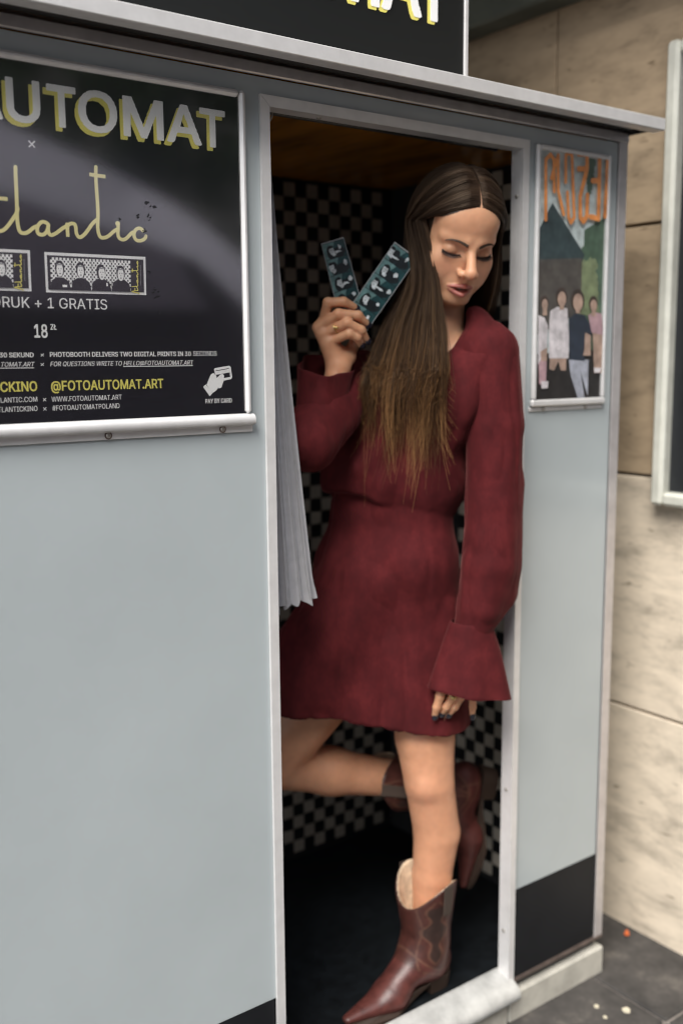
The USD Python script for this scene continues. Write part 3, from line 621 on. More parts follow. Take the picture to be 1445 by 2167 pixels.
fz = lambda pts: px_poly([(1090 + a / 3.495, 280 + b / 3.495) for a, b in pts], YF)
rectf = sbox(x0 + f2 - .001, z0 + .013, x1 - f2 + .001, z1 - f2 + .001)
lay = [0]
def layer(name, geo, mname):
    lay[0] += 1; g = (unary_union(geo) if isinstance(geo, list) else geo).buffer(0).intersection(rectf)
    if not g.is_empty: put_poly(name, g, YF - .00022 * lay[0], mname, fp, .0002)
layer('printed_sky', rectf, 'film_sky')
def blob(pts, seed, k=.004):
    g = fz(pts); r = np.random.default_rng(seed); ex = [g]
    for _ in range(40):
        s = r.random(); p = max(getattr(g, 'geoms', [g]), key=lambda q: q.area).exterior.interpolate(s, normalized=True); ex.append(p.buffer(k * r.uniform(.4, 1.3), 6))
    return unary_union(ex)
layer('printed_tree', blob([(510, 720), (560, 690), (640, 640), (690, 400), (700, 120), (720, 1700), (480, 1700), (500, 1000)], 1, .006), 'film_tree')
layer('printed_tree', blob([(540, 160), (600, 150), (560, 420), (520, 620), (540, 640), (530, 400)], 6, .003), 'film_tree')
layer('printed_bush', blob([(480, 960), (590, 930), (600, 1330), (480, 1330)], 2, .006), 'film_bush')
layer('printed_roof', fz([(150, 760), (272, 520), (510, 905), (490, 960), (150, 960)]), 'film_roof')
layer('printed_house', fz([(150, 940), (490, 930), (480, 1330), (150, 1500)]), 'film_wall')
layer('printed_ground', fz([(140, 1640), (700, 1600), (700, 2080), (140, 2080)]), 'film_ground')
def body_(head, hw, torso, tm, legs, lm, arms=None):
    hx, hz = head
    layer('printed_hair', fz([(hx + 1.18 * hw * math.cos(t), hz - 8 + 1.9 * hw * math.sin(t)) for t in np.linspace(0, 6.28, 16)]), 'film_hair')
    layer('printed_legs', fz(legs), lm)
    layer('printed_top', fz(torso), tm)
    layer('printed_face', unary_union([fz([(hx + .85 * hw * math.cos(t), hz + 10 + 1.55 * hw * math.sin(t)) for t in np.linspace(0, 6.28, 16)]), fz([(hx - 14, hz + 30), (hx + 14, hz + 30), (hx + 16, hz + 90), (hx - 16, hz + 90)])] + [fz(a) for a in (arms or [])]), 'film_skin')
body_((212, 1262), 26, [(165, 1350), (210, 1370), (235, 1430), (225, 1600), (160, 1720)], 'film_white', [(165, 1600), (230, 1600), (220, 1860), (170, 1860)], 'film_pink', [[(180, 1620), (230, 1590), (225, 1690), (185, 1690)]])
body_((335, 1222), 36, [(250, 1320), (300, 1290), (375, 1300), (388, 1500), (385, 1670), (240, 1670), (240, 1450)], 'film_white', [(248, 1660), (370, 1660), (365, 1760), (330, 1760), (310, 1690), (280, 1760), (245, 1750)], 'film_skin')
body_((452, 1246), 42, [(385, 1380), (430, 1340), (500, 1350), (545, 1430), (555, 1500), (505, 1480), (500, 1690), (390, 1680)], 'film_navy', [(385, 1680), (530, 1680), (525, 1950), (470, 1760), (500, 1960), (450, 1960), (400, 1800)], 'film_jeans', [[(505, 1480), (545, 1500), (545, 1650), (490, 1650), (500, 1600)]])
body_((565, 1270), 28, [(525, 1350), (570, 1330), (625, 1340), (640, 1500), (550, 1480)], 'film_pink', [(560, 1480), (640, 1500), (630, 1780), (570, 1780)], 'film_skin')
layer('printed_shoe', fz([(175, 1840), (230, 1840), (225, 1890), (180, 1895)]), 'film_white'); layer('printed_shoe', fz([(565, 1740), (620, 1740), (610, 1775), (570, 1775)]), 'film_white')
og = lambda paths, w: unary_union([LineString([tuple(at(1120 + a / 7.225, 280 + b / 7.225, 1, YF)[[0, 2]]) for a, b in p]).buffer(w, join_style='round') for p in paths])
layer('film_title', og([[(215, 1330), (215, 420), (290, 340), (340, 420), (345, 900)], [(300, 700), (405, 350), (405, 900), (490, 1250)], [(520, 760), (520, 360), (565, 300), (615, 360), (650, 1300), (600, 1380), (565, 1300), (545, 920)]], .0040).union(og([[(715, 330), (845, 330), (845, 560), (740, 980), (745, 1300), (790, 1360), (845, 1280), (850, 960)], [(715, 560), (845, 560)], [(1040, 370), (1020, 1320), (900, 1290)], [(1030, 740), (930, 740)], [(1160, 420), (1120, 1280)]], .0052)), 'film_orange')
obj('cover_sheet', bx(x0 + f2 - .002, x1 - f2 + .002, -.0094, -.0088, z0 + .012, z1 - f2 + .002), 'film_sleeve', fp)

# ------------------------------------------------------------------ sign on the roof
YS = 0.030
xs1 = at(988, 155, 1, YS)[0]
sg = thing('roof_sign', 'black sign board with white and yellow capital letters standing on the booth roof', 'sign')
obj('board', bx(-1.15, xs1 - .009, YS, YS + .06, ZR, 2.24), 'sign_face', sg)
obj('edge_trim', bx(xs1 - .0088, xs1, YS - .003, YS + .06, ZR, 2.245, .001), 'brushed_aluminium', sg)
obj('edge_trim', bx(-1.15, xs1 - .0092, YS - .003, YS + .06, 2.2402, 2.2485, .001), 'brushed_aluminium', sg)
zl = at(918, 44, 1, YS - .002)[2]; hl = 0.098
def sign_letter(ch, xa, xb):
    m, b = flat_text(ch, True); v = m.vertices.copy()
    X = (v[:, 0] - b[0, 0]) / (b[1, 0] - b[0, 0]) * (xb - xa) + xa; Z = (v[:, 1] - b[0, 1]) / (b[1, 1] - b[0, 1]) * hl + zl
    for nm, dx, dz, y, mt in (('letter_shadow', -.006, -.005, YS - .0005, 'print_yellow'), ('letter', 0, 0, YS - .0012, 'print_white')):
        k = m.copy(); k.vertices = np.c_[X + dx, np.where(v[:, 2] > .01, y - .0005, y), Z + dz]; obj(nm, k, mt, sg)
xT = at(917, 40, 1, YS)[0]; xa0, xa1 = at(806, 10, 1, YS)[0], at(891, 35, 1, YS)[0]; wA = xa1 - xa0; step = wA * 1.06
sign_letter('T', xT - .036, xT + .036); sign_letter('A', xa0, xa1); xm1 = at(802, 12, 1, YS)[0]
wl = {'M': .104, 'O': .100, 'T': .074, 'U': .086, 'A': wA, 'F': .064}; x = xm1
for ch in 'MOTUAOTOF': sign_letter(ch, x - wl[ch], x); x -= wl[ch] + .012

# ------------------------------------------------------------------ the person
who = thing('person', 'person in burgundy dress and brown boots stepping out of the booth holding photo strips', 'person')
norm = lambda v: np.asarray(v, float) / np.linalg.norm(v)
HO, HK = Q(961.5, 499, 1.88), 0.98
_b = norm(CAM - HO); _r = norm(CR - (CR @ _b) * _b); _u = np.cross(_b, _r)
_ya, _pi, _ro = math.radians(24), math.radians(18.5), math.radians(6.5)
HFd = _b * math.cos(_pi) * math.cos(_ya) + _r * math.cos(_pi) * math.sin(_ya) - _u * math.sin(_pi)
_U0 = norm(_u - (_u @ HFd) * HFd); _S0 = np.cross(_U0, HFd); HU = math.cos(_ro) * _U0 + math.sin(_ro) * _S0; HS = np.cross(HU, HFd)
HM = np.stack([HS, HFd, HU])                      # rows: left of the head, forward, up
toW = lambda p: HO + HK * (np.asarray(p) @ HM)
toL = lambda p: ((np.asarray(p) - HO) @ HM.T) / HK
shL, elL, wrL = Q(1030, 745, 1.885), Q(1048, 1050, 1.865), Q(992, 1385, 1.85)
shR, elR, wrR = Q(775, 800, 1.99), Q(652, 935, 1.80), Q(716, 790, 1.87)
LV = norm(shL - shR); NB = np.array([0.432, 0.088, 1.405]); FV = norm(np.cross([0, 0, 1], -LV)) ; FV = -FV if FV[0] > 0 else FV
CC, WC, PC = np.array([0.415, 0.105, 1.285]), Q(832, 1062, 1.955), np.array([0.400, 0.140, 0.955])
hipL, hipR = Q(880, 1330, 1.95), Q(810, 1310, 1.96)
thL, knL, caL, lcL, anL = Q(899, 1560, 1.93), Q(908, 1655, 1.925), Q(924, 1760, 1.94), Q(914, 1850, 1.943), Q(905, 2010, 1.95)
knR, caR, anR = Q(570, 1614, 1.975), Q(700, 1632, 2.01), Q(955, 1661, 2.064)

# --- head
EYE = [(-.0315, .0655, -.006), (.0315, .0655, -.006)]
def lip_u(p):
    c = lambda s: np.abs(p[..., 0])
    a = np.minimum(cone(p, (-.002, .0895, -.0635), (-.0235, .074, -.0695), .0046, .0022), cone(p, (.002, .0895, -.0635), (.0235, .074, -.0695), .0046, .0022))
    return a
def lip_l(p): return np.minimum(cone(p, (0, .0875, -.0805), (-.0215, .0735, -.0745), .0066, .0024), cone(p, (0, .0875, -.0805), (.0215, .0735, -.0745), .0066, .0024))
NK0, NK1 = np.array([0, -.022, -.075]), None
def head_l(p):
    s = p.copy(); s[..., 0] = np.abs(s[..., 0])       # the face is mirrored about its middle
    d = ell(s, (0, -.012, .030), (.0715, .092, .088))
    d = smin(d, ell(s, (0, .020, -.030), (.0605, .060, .078)), .022)
    d = smin(d, ell(s, (0, .045, .045), (.052, .033, .040)), .02)
    d = smin(d, cone(s, (.046, .004, -.056), (.016, .056, -.092), .021, .0175), .018)
    d = smin(d, ell(s, (0, .065, -.095), (.020, .014, .0130)), .014)
    d = smin(d, ell(s, (.0425, .044, -.030), (.0215, .021, .021)), .018); d = smin(d, ell(s, (.037, .042, -.056), (.021, .021, .022)), .02)
    d = smin(d, ell(s, (0, .066, -.068), (.024, .014, .020)), .014)
    d = smin(d, cone(s, (.010, .0745, .012), (.046, .054, .014), .0095, .007), .012)
    d = smax(d, -ell(s, (.0305, .086, -.004), (.0175, .0150, .0115)), .012)
    d = smin(d, ell(s, (.0310, .0600, -.005), (.0158, .0145, .0125)), .0035)
    d = smax(d, -cone(s, (.020, .0785, -.0128), (.0445, .066, -.0105), .0012, .0010), .0025)
    n = cone(s, (0, .0755, .006), (0, .1010, -.033), .0070, .0100)
    n = smin(n, ell(s, (0, .1015, -.0365), (.0112, .0098, .0094)), .005)
    n = smin(n, ell(s, (.0134, .0900, -.0400), (.0070, .0098, .0070)), .006)
    n = smin(n, cone(s, (0, .088, -.044), (0, .0855, -.056), .0038, .0035), .006)
    d = smin(d, n, .008)
    d = smax(d, -ell(s, (.0072, .0950, -.0478), (.0040, .0052, .0032)), .0022)
    d = smin(d, lip_u(p), .0035); d = smin(d, lip_l(p), .0035)
    d = smax(d, -ell(s, (0, .0885, -.0713), (.0180, .0120, .0040)), .0020)
    d = smax(d, -ell(s, (0, .0915, -.0885), (.016, .005, .0030)), .008)
    return d
nk_b = toL(NB + [0, 0.0, -0.03])
def head_n(p): return smin(head_l(p), cone(p, (0, -.020, -.060), nk_b, .0475, .052), .018)
hm = nets(head_n, (-.082, -.112, -.165), (.082, .116, .125), .0016)
hm.vertices = trimesh.smoothing.filter_taubin(hm.copy(), iterations=2).vertices
hl = hm.vertices.copy(); hm.vertices = toW(hl)
SK = np.array([0.54, 0.275, 0.160])
def tint_head(l):
    c = np.tile(SK, (len(l), 1)); p = l.astype(np.float32); s = np.abs(l[:, 0])
    def mixin(w, col): c[:] = c * (1 - w[:, None]) + np.asarray(col) * w[:, None]
    mixin(.35 * np.exp(-((s - .040) ** 2 + (l[:, 2] + .038) ** 2) / .018 ** 2) * (l[:, 1] > .02), (.50, .20, .13))
    mixin(.30 * np.exp(-(l[:, 0] ** 2 + (l[:, 2] + .04) ** 2) / .012 ** 2) * (l[:, 1] > .08), (.52, .22, .15))
    mixin(.62 * np.clip(1 - np.abs(l[:, 2] + .002) / .015, 0, 1) * np.clip(1 - np.abs(s - .0315) / .022, 0, 1) * (l[:, 1] > .03), (.20, .085, .05))
    mixin(.9 * np.clip(1 - np.abs(l[:, 2] + .0118) / .0022, 0, 1) * np.clip(1.6 - np.abs(s - .0325) / .010, 0, 1) * (l[:, 1] > .04), (.02, .012, .01))
    w = np.clip(1.0 - np.minimum(lip_u(p), lip_l(p)) / .0016, 0, 1) * (l[:, 1] > .06); mixin(.9 * w, (.30, .075, .065))
    w = np.clip(1.4 - np.sqrt(((l[:, 0]) / .0165) ** 2 + ((l[:, 2] + .0712) / .0034) ** 2), 0, 1) * (l[:, 1] > .05) * (l[:, 1] < .0855); mixin(w, (.09, .02, .018))
    front = .074 - .55 * s - .0 * s                       # hairline: scalp above and behind it is the colour of the roots
    hairy = (l[:, 2] > .075 - 9.0 * s ** 2 * 1.0 - .0) & (l[:, 1] < .09) | ((s > .062) & (l[:, 1] < .03)) | ((l[:, 1] < -.03) & (l[:, 2] > -.05))
    part = (s < .0021) & (l[:, 1] > -.03)
    mixin((hairy & ~part) * 1.0, (.045, .028, .018)); mixin((hairy & part) * .55, (.38, .22, .15))
    return c
parts_body = [(hm, tint_head(hl))]

# --- hands: each finger a bent chain rooted in the palm
def chain(p, pts, rs, k=.004):
    d = None
    for a, b, ra, rb in zip(pts[:-1], pts[1:], rs[:-1], rs[1:]):
        e = cone(p, a, b, ra, rb); d = e if d is None else np.minimum(d, e)
    for q, r in zip(pts[1:-1], rs[1:-1]): d = smin(d, sph(p, q, r * 1.04), .003)
    return d
def hand(fingers, palm, wrist, fore, lo_pad=.03, h=.0016):
    def f(p):
        d = None
        for pts, rs in fingers:
            e = chain(p, pts, rs); d = e if d is None else smin(d, e, .0028)
        for a, b, ra, rb in palm: d = smin(d, cone(p, a, b, ra, rb), .009)
        d = smin(d, cone(p, wrist[0], wrist[1], wrist[2], wrist[3]), .012)
        return smin(d, cone(p, wrist[1], fore[0], wrist[3], fore[1]), .01)
    P = np.vstack([np.vstack([x[0] for x in fingers]), [wrist[0], wrist[1], fore[0]]])
    m = nets(f, P.min(0) - lo_pad, P.max(0) + lo_pad, h)
    m.vertices = trimesh.smoothing.filter_taubin(m.copy(), iterations=2).vertices
    return m
nails = []
def nail(tip, prev, out, w=.0058, ln=.0125):
    ax = norm(np.array(tip) - prev); n = norm(out - (out @ ax) * ax); sd = np.cross(ax, n)
    m = trimesh.creation.icosphere(2, 1.0); v = m.vertices.copy()
    m.vertices = (np.array(tip) + ax * .0035 + n * .0042) + v[:, :1] * ax * ln * .62 + v[:, 1:2] * sd * w + v[:, 2:] * n * .0024
    nails.append(m)
toC = norm(CAM - wrR)
K = lambda *a: [Q(u, v, q) for u, v, q in a]
idx = K((684, 684, 1.872), (694, 640, 1.853), (727, 638, 1.856), (751, 650, 1.866))
mid = K((675, 693, 1.866), (716, 664, 1.846), (757, 667, 1.852), (775, 684, 1.866))
rin = K((684, 706, 1.862), (734, 683, 1.842), (764, 698, 1.850), (775, 718, 1.864))
pin = K((694, 724, 1.862), (738, 706, 1.843), (756, 714, 1.850), (763, 727, 1.862))
thb = K((735, 755, 1.882), (752, 722, 1.898), (756, 690, 1.902), (748, 662, 1.894))
fr_ = [(idx, (.0098, .0092, .0084, .0066)), (mid, (.0102, .0094, .0085, .0066)), (rin, (.0098, .0090, .0081, .0063)), (pin, (.0090, .0080, .0072, .0058)), (thb, (.0125, .0105, .0098, .0078))]
w1 = Q(716, 775, 1.872); w2 = Q(711, 805, 1.868)
palm = [(a[0], w1, .0105, .016) for a in (idx, mid, rin, pin)] + [(thb[0], w1, .0135, .017), (pin[0], thb[0], .010, .012)]
hr = hand(fr_, palm, (w1, w2, .0195, .0205), (Q(699, 860, 1.855), .026))
parts_body.append((hr, np.tile(SK * np.array([1.0, .97, .95]), (len(hr.vertices), 1))))
for a in (idx, mid, rin, pin): nail(a[-1], a[-2], toC + 0.35 * CR)
la = K((938, 1440, 1.838), (931, 1474, 1.832), (924, 1497, 1.836), (920, 1513, 1.842))
lb = K((960, 1440, 1.842), (957, 1476, 1.834), (944, 1496, 1.838), (936, 1508, 1.846))
lc = K((978, 1443, 1.846), (975, 1474, 1.838), (962, 1496, 1.842), (951, 1510, 1.85))
ld = K((996, 1447, 1.850), (1000, 1475, 1.846), (1000, 1497, 1.848), (999, 1512, 1.852))
lt = K((948, 1412, 1.852), (938, 1440, 1.862), (932, 1468, 1.868), (930, 1488, 1.87))
fl_ = [(la, (.0092, .0085, .0076, .0058)), (lb, (.0094, .0084, .0075, .0058)), (lc, (.0092, .0084, .0074, .0056)), (ld, (.0085, .0075, .0066, .0050)), (lt, (.012, .0105, .0095, .0075))]
wl1 = Q(985, 1390, 1.85); wl2 = Q(993, 1360, 1.852)
hL_ = hand(fl_, [(a[0], wl1, .010, .015) for a in (la, lb, lc, ld)] + [(lt[0], wl1, .013, .016)], (wl1, wl2, .019, .0205), (Q(1004, 1300, 1.856), .025))
parts_body.append((hL_, np.tile(SK * np.array([1.0, .97, .95]), (len(hL_.vertices), 1))))
for a in (la, lb, lc, ld): nail(a[-1], a[-2], toC + .2 * CR)

# --- torso, arms and legs
def trunk(p):
    d = cone(p, toW((0, -.020, -.075)), NB + [0, 0, -.03], .0475 * HK, .056)
    d = smin(d, cone(p, NB + [0, 0, -.045], shL + [0, 0, -.015], .045, .042), .03); d = smin(d, cone(p, NB + [0, 0, -.045], shR + [0, 0, -.015], .045, .042), .03)
    d = smin(d, cone(p, CC - .05 * LV, CC + .035 * LV, .082, .074), .05)
    d = smin(d, cone(p, WC - .03 * LV, WC + .03 * LV, .040, .040), .05)
    d = smin(d, cone(p, PC - .04 * LV, PC + .04 * LV, .060, .060), .06)
    d = smin(d, cone(p, shL, elL, .038, .031), .02); d = smin(d, cone(p, elL, Q(1004, 1300, 1.856), .031, .024), .01)
    d = smin(d, cone(p, shR, elR, .038, .031), .02); d = smin(d, cone(p, elR, Q(699, 860, 1.855), .031, .025), .01)
    return d
def legs(p):
    d = cone(p, hipL, thL, .066, .0590)
    e = cone(p, thL, knL, .0590, .0500); d = smin(d, e, .006)
    d = smin(d, cone(p, knL, caL, .0490, .0470), .006); d = smin(d, cone(p, caL, lcL, .0470, .0405), .006); d = smin(d, cone(p, lcL, anL, .0405, .032), .006)
    d = smin(d, ell(p, knL + np.array([-.026, -.020, .006]), (.023, .023, .028)), .014)
    r = cone(p, hipR, knR, .068, .060)
    s = cone(p, knR, caR, .0520, .0475); s = smin(s, cone(p, caR, anR, .0475, .029), .02)
    r = smin(r, s, .008)
    r = smin(r, ell(p, knR + np.array([-.02, .0, .01]), (.034, .034, .036)), .02)
    return smin(d, r, .02) if False else np.minimum(d, r)
def torso(p): return smin(trunk(p), legs(p), .03)
tb = nets(torso, (.04, -.10, .14), (.70, .40, 1.52), .0055)
tb.vertices = trimesh.smoothing.filter_taubin(tb.copy(), iterations=6).vertices
lt_ = np.tile(SK * np.array([1.02, 1.0, 1.0]), (len(tb.vertices), 1))
kn = np.exp(-np.linalg.norm(tb.vertices - (knL + [-.03, -.02, -.01]), axis=1) ** 2 / .04 ** 2)[:, None]; lt_ = lt_ * (1 - .25 * kn) + np.array([.46, .20, .13]) * .25 * kn
parts_body.append((tb, lt_))
def union(ps):
    M_ = None
    for m, c in ps:
        mm = m3.Manifold(m3.Mesh(np.c_[m.vertices, c].astype(np.float32), m.faces.astype(np.uint32)))
        if mm.is_empty(): return None
        M_ = mm if M_ is None else M_ + mm
    o = M_.to_mesh(); return o.vert_properties, o.tri_verts
def weld(ps):
    try:
        r = union(ps)
        if r is not None and len(r[1]) > 1000: return r[0][:, :3].astype(float), r[1], r[0][:, 3:6]
    except Exception as e: print('union', e)
    print('body parts joined without union'); m = cat([q[0] for q in ps]); return np.array(m.vertices), np.array(m.faces), np.vstack([q[1] for q in ps])
bv, bf, bc = weld(parts_body)
obj('body', trimesh.Trimesh(bv, bf, process=False), 'skin', who, smooth=True, color=np.clip(bc, 0.005, 1), label='tanned bare skin of face, hands and legs')
for m in nails: obj('fingernail', m, 'nail_varnish', who, smooth=True)
# --- features of the face
def surf(l, it=6):
    """moves a point of head space onto the face along the forward axis"""
    l = np.array(l, np.float32)[None]
    for _ in range(it): l[0, 1] -= head_l(l)[0] * .9
    return l[0]
for sg_ in (-1, 1):
    a = [surf((sg_ * x, .09, z)) + np.array([0, .0006, 0]) for x, z in ((.011, .0085), (.019, .0110), (.029, .0135), (.038, .0135), (.046, .0105))]
    c = spline(a, 26); hs_ = []; r_ = np.random.default_rng(12)
    for i in range(300):
        k = r_.integers(0, 25); q = c[k] + np.array([0, .0002, r_.uniform(-1, 1) * .0031 * (1 - .75 * (k / 25) ** 1.5)])
        t = norm(c[k + 1] - c[k]); e = q + t * .0058 + np.array([0, .0010, .0012 * (1 if q[2] < c[k][2] else -1)])
        hs_.append(tube([toW(q), toW((q + e) / 2 + [0, .0006, 0]), toW(e)], [.0004, .00035, .0001], 3))
    obj('eyebrow', cat(hs_), 'brow_hair', who)
    a = [surf((sg_ * x, .09, z)) for x, z in ((.0170, -.0105), (.024, -.0130), (.033, -.0136), (.0415, -.0118), (.0480, -.0080))]
    c = spline(a, 34); hs_ = []
    for k in range(34):
        out = np.array([sg_ * (k - 12) / 34 * .9, 1.0, -.75]); q = c[k]; e = q + norm(out) * (.0068 + .0034 * k / 34)
        hs_.append(tube([toW(q - [0, .001, 0]), toW((q + e) / 2 + [0, 0, -.0009]), toW(e + [0, 0, .0006])], [.00045, .00035, .0001], 4))
    hs_.append(tube([toW(q + [0, .0006, 0]) for q in c], .00105, 6))
    obj('eyelash', cat(hs_), 'eyelash', who)
th_ = [bx(-.0042, .0042, -.002, .002, -.0028, .0028, .0012) for _ in range(4)]
for i, m in enumerate(th_):
    x = (i - 1.5) * .0082; m.vertices = toW(m.vertices + [x, .0795 - 9 * x * x, -.0680])
    obj('tooth', m, 'teeth', who)
# --- rings
def ring(c, ax, r, name='ring'):
    t = trimesh.creation.torus(r, .0011, 24, 8); T = trimesh.geometry.align_vectors([0, 0, 1], norm(ax)); T[:3, 3] = c; t.apply_transform(T)
    p = obj(name, t, 'gold', who, smooth=True); return p
o = rin[0] * .45 + rin[1] * .55; rp = ring(o, rin[1] - rin[0], .0098)
st = trimesh.creation.icosphere(2, .0046); st.vertices = st.vertices * [1, 1, .8] + o + toC * .0098; obj('signet', st, 'gold', rp, smooth=True)
o = lb[0] * .05 + lb[1] * .95; rp = ring(o, lb[1] - lb[0], .0093)
st = trimesh.creation.icosphere(2, .0042); st.vertices = st.vertices + o + toC * .009; obj('signet', st, 'gold', rp, smooth=True)

# ------------------------------------------------------------------ the dress
def streak(p, k, seed, ax=(1, 1, .22)):
    return meshkit.fbm(p * np.array(ax) * k, 3, seed) - .5
def crease(p, k, seed, ax=(1, 1, .15)):
    """long soft ridges with sharp valleys between them"""
    n = meshkit.noise(p * np.array(ax) * k + 1.7 * meshkit.noise(p * 9.0, seed + 7)[:, None], seed); return np.abs(2 * n - 1) ** .7 - .5
BL, WA, HI = Q(836, 985, 1.955), Q(832, 1062, 1.955), Q(818, 1190, 1.96)
def bodice(p):
    d = cone(p, CC - .05 * LV + [0, 0, .02], CC + .05 * LV + [0, 0, .02], .094, .096)
    d = smin(d, cone(p, NB + [0, 0, -.055], shL + [0, 0, -.01], .055, .053), .035); d = smin(d, cone(p, NB + [0, 0, -.055], shR + [0, 0, -.01], .055, .055), .035)
    d = smin(d, cone(p, Q(1000, 692, 1.905), shL, .040, .055), .02)
    d = smin(d, cone(p, BL - .052 * LV, BL + .048 * LV, .096, .092), .05)
    # soft diagonal drape towards the left hip
    for (a, b, r, k) in ((Q(975, 830, 1.86), Q(760, 990, 1.885), .012, .03), (Q(975, 920, 1.865), Q(820, 1018, 1.875), .011, .025)):
        d = smin(d, cone(p, a, b, r, r * .8), k)
    d = d + .012 * np.clip(1 - np.abs(dot(p - WA, UPW)) / .05, 0, 1) * 0
    d = smax(d, -cone(p, Q(928, 668, 1.86), Q(846, 838, 1.825), .060, .012), .006)
    d = smax(d, -cone(p, toW((0, -.02, -.06)), NB + [0, 0, .0], .058, .060), .008)
    return d
UPW = norm(np.cross(Q(975, 1082, 1.95) - Q(690, 1022, 1.95), CF)); UPW = UPW if UPW[2] > 0 else -UPW
h0, h1, h2 = Q(590, 1505, 1.88), Q(880, 1552, 1.86), Q(986, 1520, 1.95)
HN = norm(np.cross(h1 - h0, h2 - h0)); HN = HN if HN[2] > 0 else -HN
tR0, tR1, tL1 = Q(775, 1240, 1.955), Q(555, 1560, 1.94), Q(903, 1600, 1.935)
def skirt(p):
    d = cone(p, WA - .046 * LV, WA + .044 * LV, .081, .079)
    d = smin(d, cone(p, HI - .05 * LV, HI + .05 * LV, .098, .096), .05)
    d = smin(d, cone(p, tR0, tR1, .092, .092), .04)
    d = smin(d, cone(p, Q(898, 1290, 1.955), tL1, .086, .088), .05)
    d = smin(d, tri(p, Q(825, 1240, 1.95), Q(905, 1620, 1.92), Q(575, 1600, 1.94), .074), .03)
    return d
def dress(p):
    up = dot(p - WA, UPW)
    b, s = bodice(p), skirt(p)
    b = smin(b, cone(p, WA + .034 * UPW - .052 * LV, WA + .034 * UPW + .050 * LV, .0965, .0925), .03)
    b = smax(b, -(up + .010 + .005 * np.sin(p[..., 0] * 60)), .006); s = smax(s, up - .035, .004)          # the blouse folds over the waist seam
    d = np.minimum(b, s)
    d = smax(d, -(dot(p - h0, HN)), .003)
    return smax(d, -np.maximum(s + .014, dot(p - h0, HN) - .05), .004)
dm = nets(dress, (.0, -.09, .66), (.60, .42, 1.50), .0048)
dm.vertices = trimesh.smoothing.filter_taubin(dm.copy(), iterations=4).vertices
def fold(m, amp, k, seed, ax, rid=False):
    n = np.array(m.vertex_normals); v = m.vertices; m.vertices = v + n * (amp * (crease if rid else streak)(v, k, seed, ax))[:, None]; return m
dm = fold(dm, .009, 18, 3, (1, 1, .22)); dm = fold(dm, .0065, 24, 5, (1, 1, .16), True)
dm.vertices = trimesh.smoothing.filter_taubin(dm.copy(), iterations=2).vertices
dres = obj('dress', dm, 'burgundy_cloth', who, smooth=True)
def sleeve_l(p):
    P_ = [(1030, 748, 1.885, .060), (1046, 900, 1.872, .0545), (1043, 1060, 1.866, .0515), (1034, 1195, 1.858, .0530), (1014, 1285, 1.852, .0445), (998, 1328, 1.85, .0365)]
    d = None
    for a, b in zip(P_[:-1], P_[1:]):
        e = cone(p, Q(*a[:3]), Q(*b[:3]), a[3], b[3]); d = e if d is None else smin(d, e, .006)
    d = smin(d, cone(p, Q(1068, 1030, 1.885), Q(1056, 1255, 1.875), .030, .034), .03)
    return d
sm = nets(sleeve_l, (.34, -.13, .80), (.62, .10, 1.50), .0042)
sm = fold(sm, .003, 24, 11, (1, 1, .13)); sm = fold(sm, .0050, 40, 12, (1, 1, .07), True)
sl = obj('sleeve', sm, 'burgundy_cloth', dres, smooth=True)
def loft(cs, ax, ra, rb, waves, nphi=72, thick=.0022, ph0=0.0):
    """a flared cuff: rings about axis ax, half widths ra (across the view) and rb"""
    ax = norm(ax); e1 = norm(CR - (CR @ ax) * ax); e2 = np.cross(ax, e1); th = np.arange(nphi) * 2 * np.pi / nphi
    out = []
    for s in (0, 1):
        for c, a, b, w in zip(cs, ra, rb, waves):
            k = 1 + w * np.sin(5 * th + ph0) + .5 * w * np.sin(3 * th + 1.3)
            out.append(np.asarray(c) + ((a - s * thick) * k * np.cos(th))[:, None] * e1 + ((b - s * thick) * k * np.sin(th))[:, None] * e2)
    n = len(cs); V = np.vstack(out); F = []
    idx = lambda s, i, j: (s * n + i) * nphi + j % nphi
    for j in range(nphi):
        for i in range(n - 1):
            F += [[idx(0, i, j), idx(0, i, j + 1), idx(0, i + 1, j + 1), idx(0, i + 1, j)], [idx(1, i, j), idx(1, i + 1, j), idx(1, i + 1, j + 1), idx(1, i, j + 1)]]
        F += [[idx(0, n - 1, j), idx(0, n - 1, j + 1), idx(1, n - 1, j + 1), idx(1, n - 1, j)], [idx(0, 0, j), idx(1, 0, j), idx(1, 0, j + 1), idx(0, 0, j + 1)]]
    F = np.array(F); m = trimesh.Trimesh(V, np.vstack([F[:, [0, 1, 2]], F[:, [0, 2, 3]]]), process=False)
    if m.volume < 0: m.invert()
    return m
ca, cb = Q(996, 1316, 1.85), Q(990, 1462, 1.847)
tt = np.linspace(0, 1, 22); cs = [ca + (cb - ca) * t for t in tt]
ra = .0385 + .0385 * tt ** .85; rb = .034 + .022 * tt
ax_c = norm(cb - ca); tilt = np.array([0, 0, -1]) * 0
cu = loft(cs, cb - ca, ra, rb, .012 + .05 * tt)
e1_ = norm(CR - (CR @ ax_c) * ax_c)
sw = np.clip(((cu.vertices - ca) @ ax_c) / np.linalg.norm(cb - ca), 0, 1); cu.vertices = cu.vertices + (ax_c * .13) * (sw * ((cu.vertices - ca) @ e1_))[:, None] * 1.0
obj('cuff', fold(cu, .004, 30, 21, (1, 1, .4)), 'burgundy_cloth', dres, smooth=True)
def sleeve_r(p):
    d = smin(cone(p, shR, elR, .056, .048), cone(p, elR, Q(680, 868, 1.845), .047, .042), .03)
    return d
sr = nets(sleeve_r, (.02, -.02, 1.02), (.50, .36, 1.48), .005)
obj('sleeve', fold(sr, .012, 26, 31, (1, 1, .25)), 'burgundy_cloth', dres, smooth=True)
ca, cb = Q(672, 892, 1.83), Q(688, 772, 1.895)
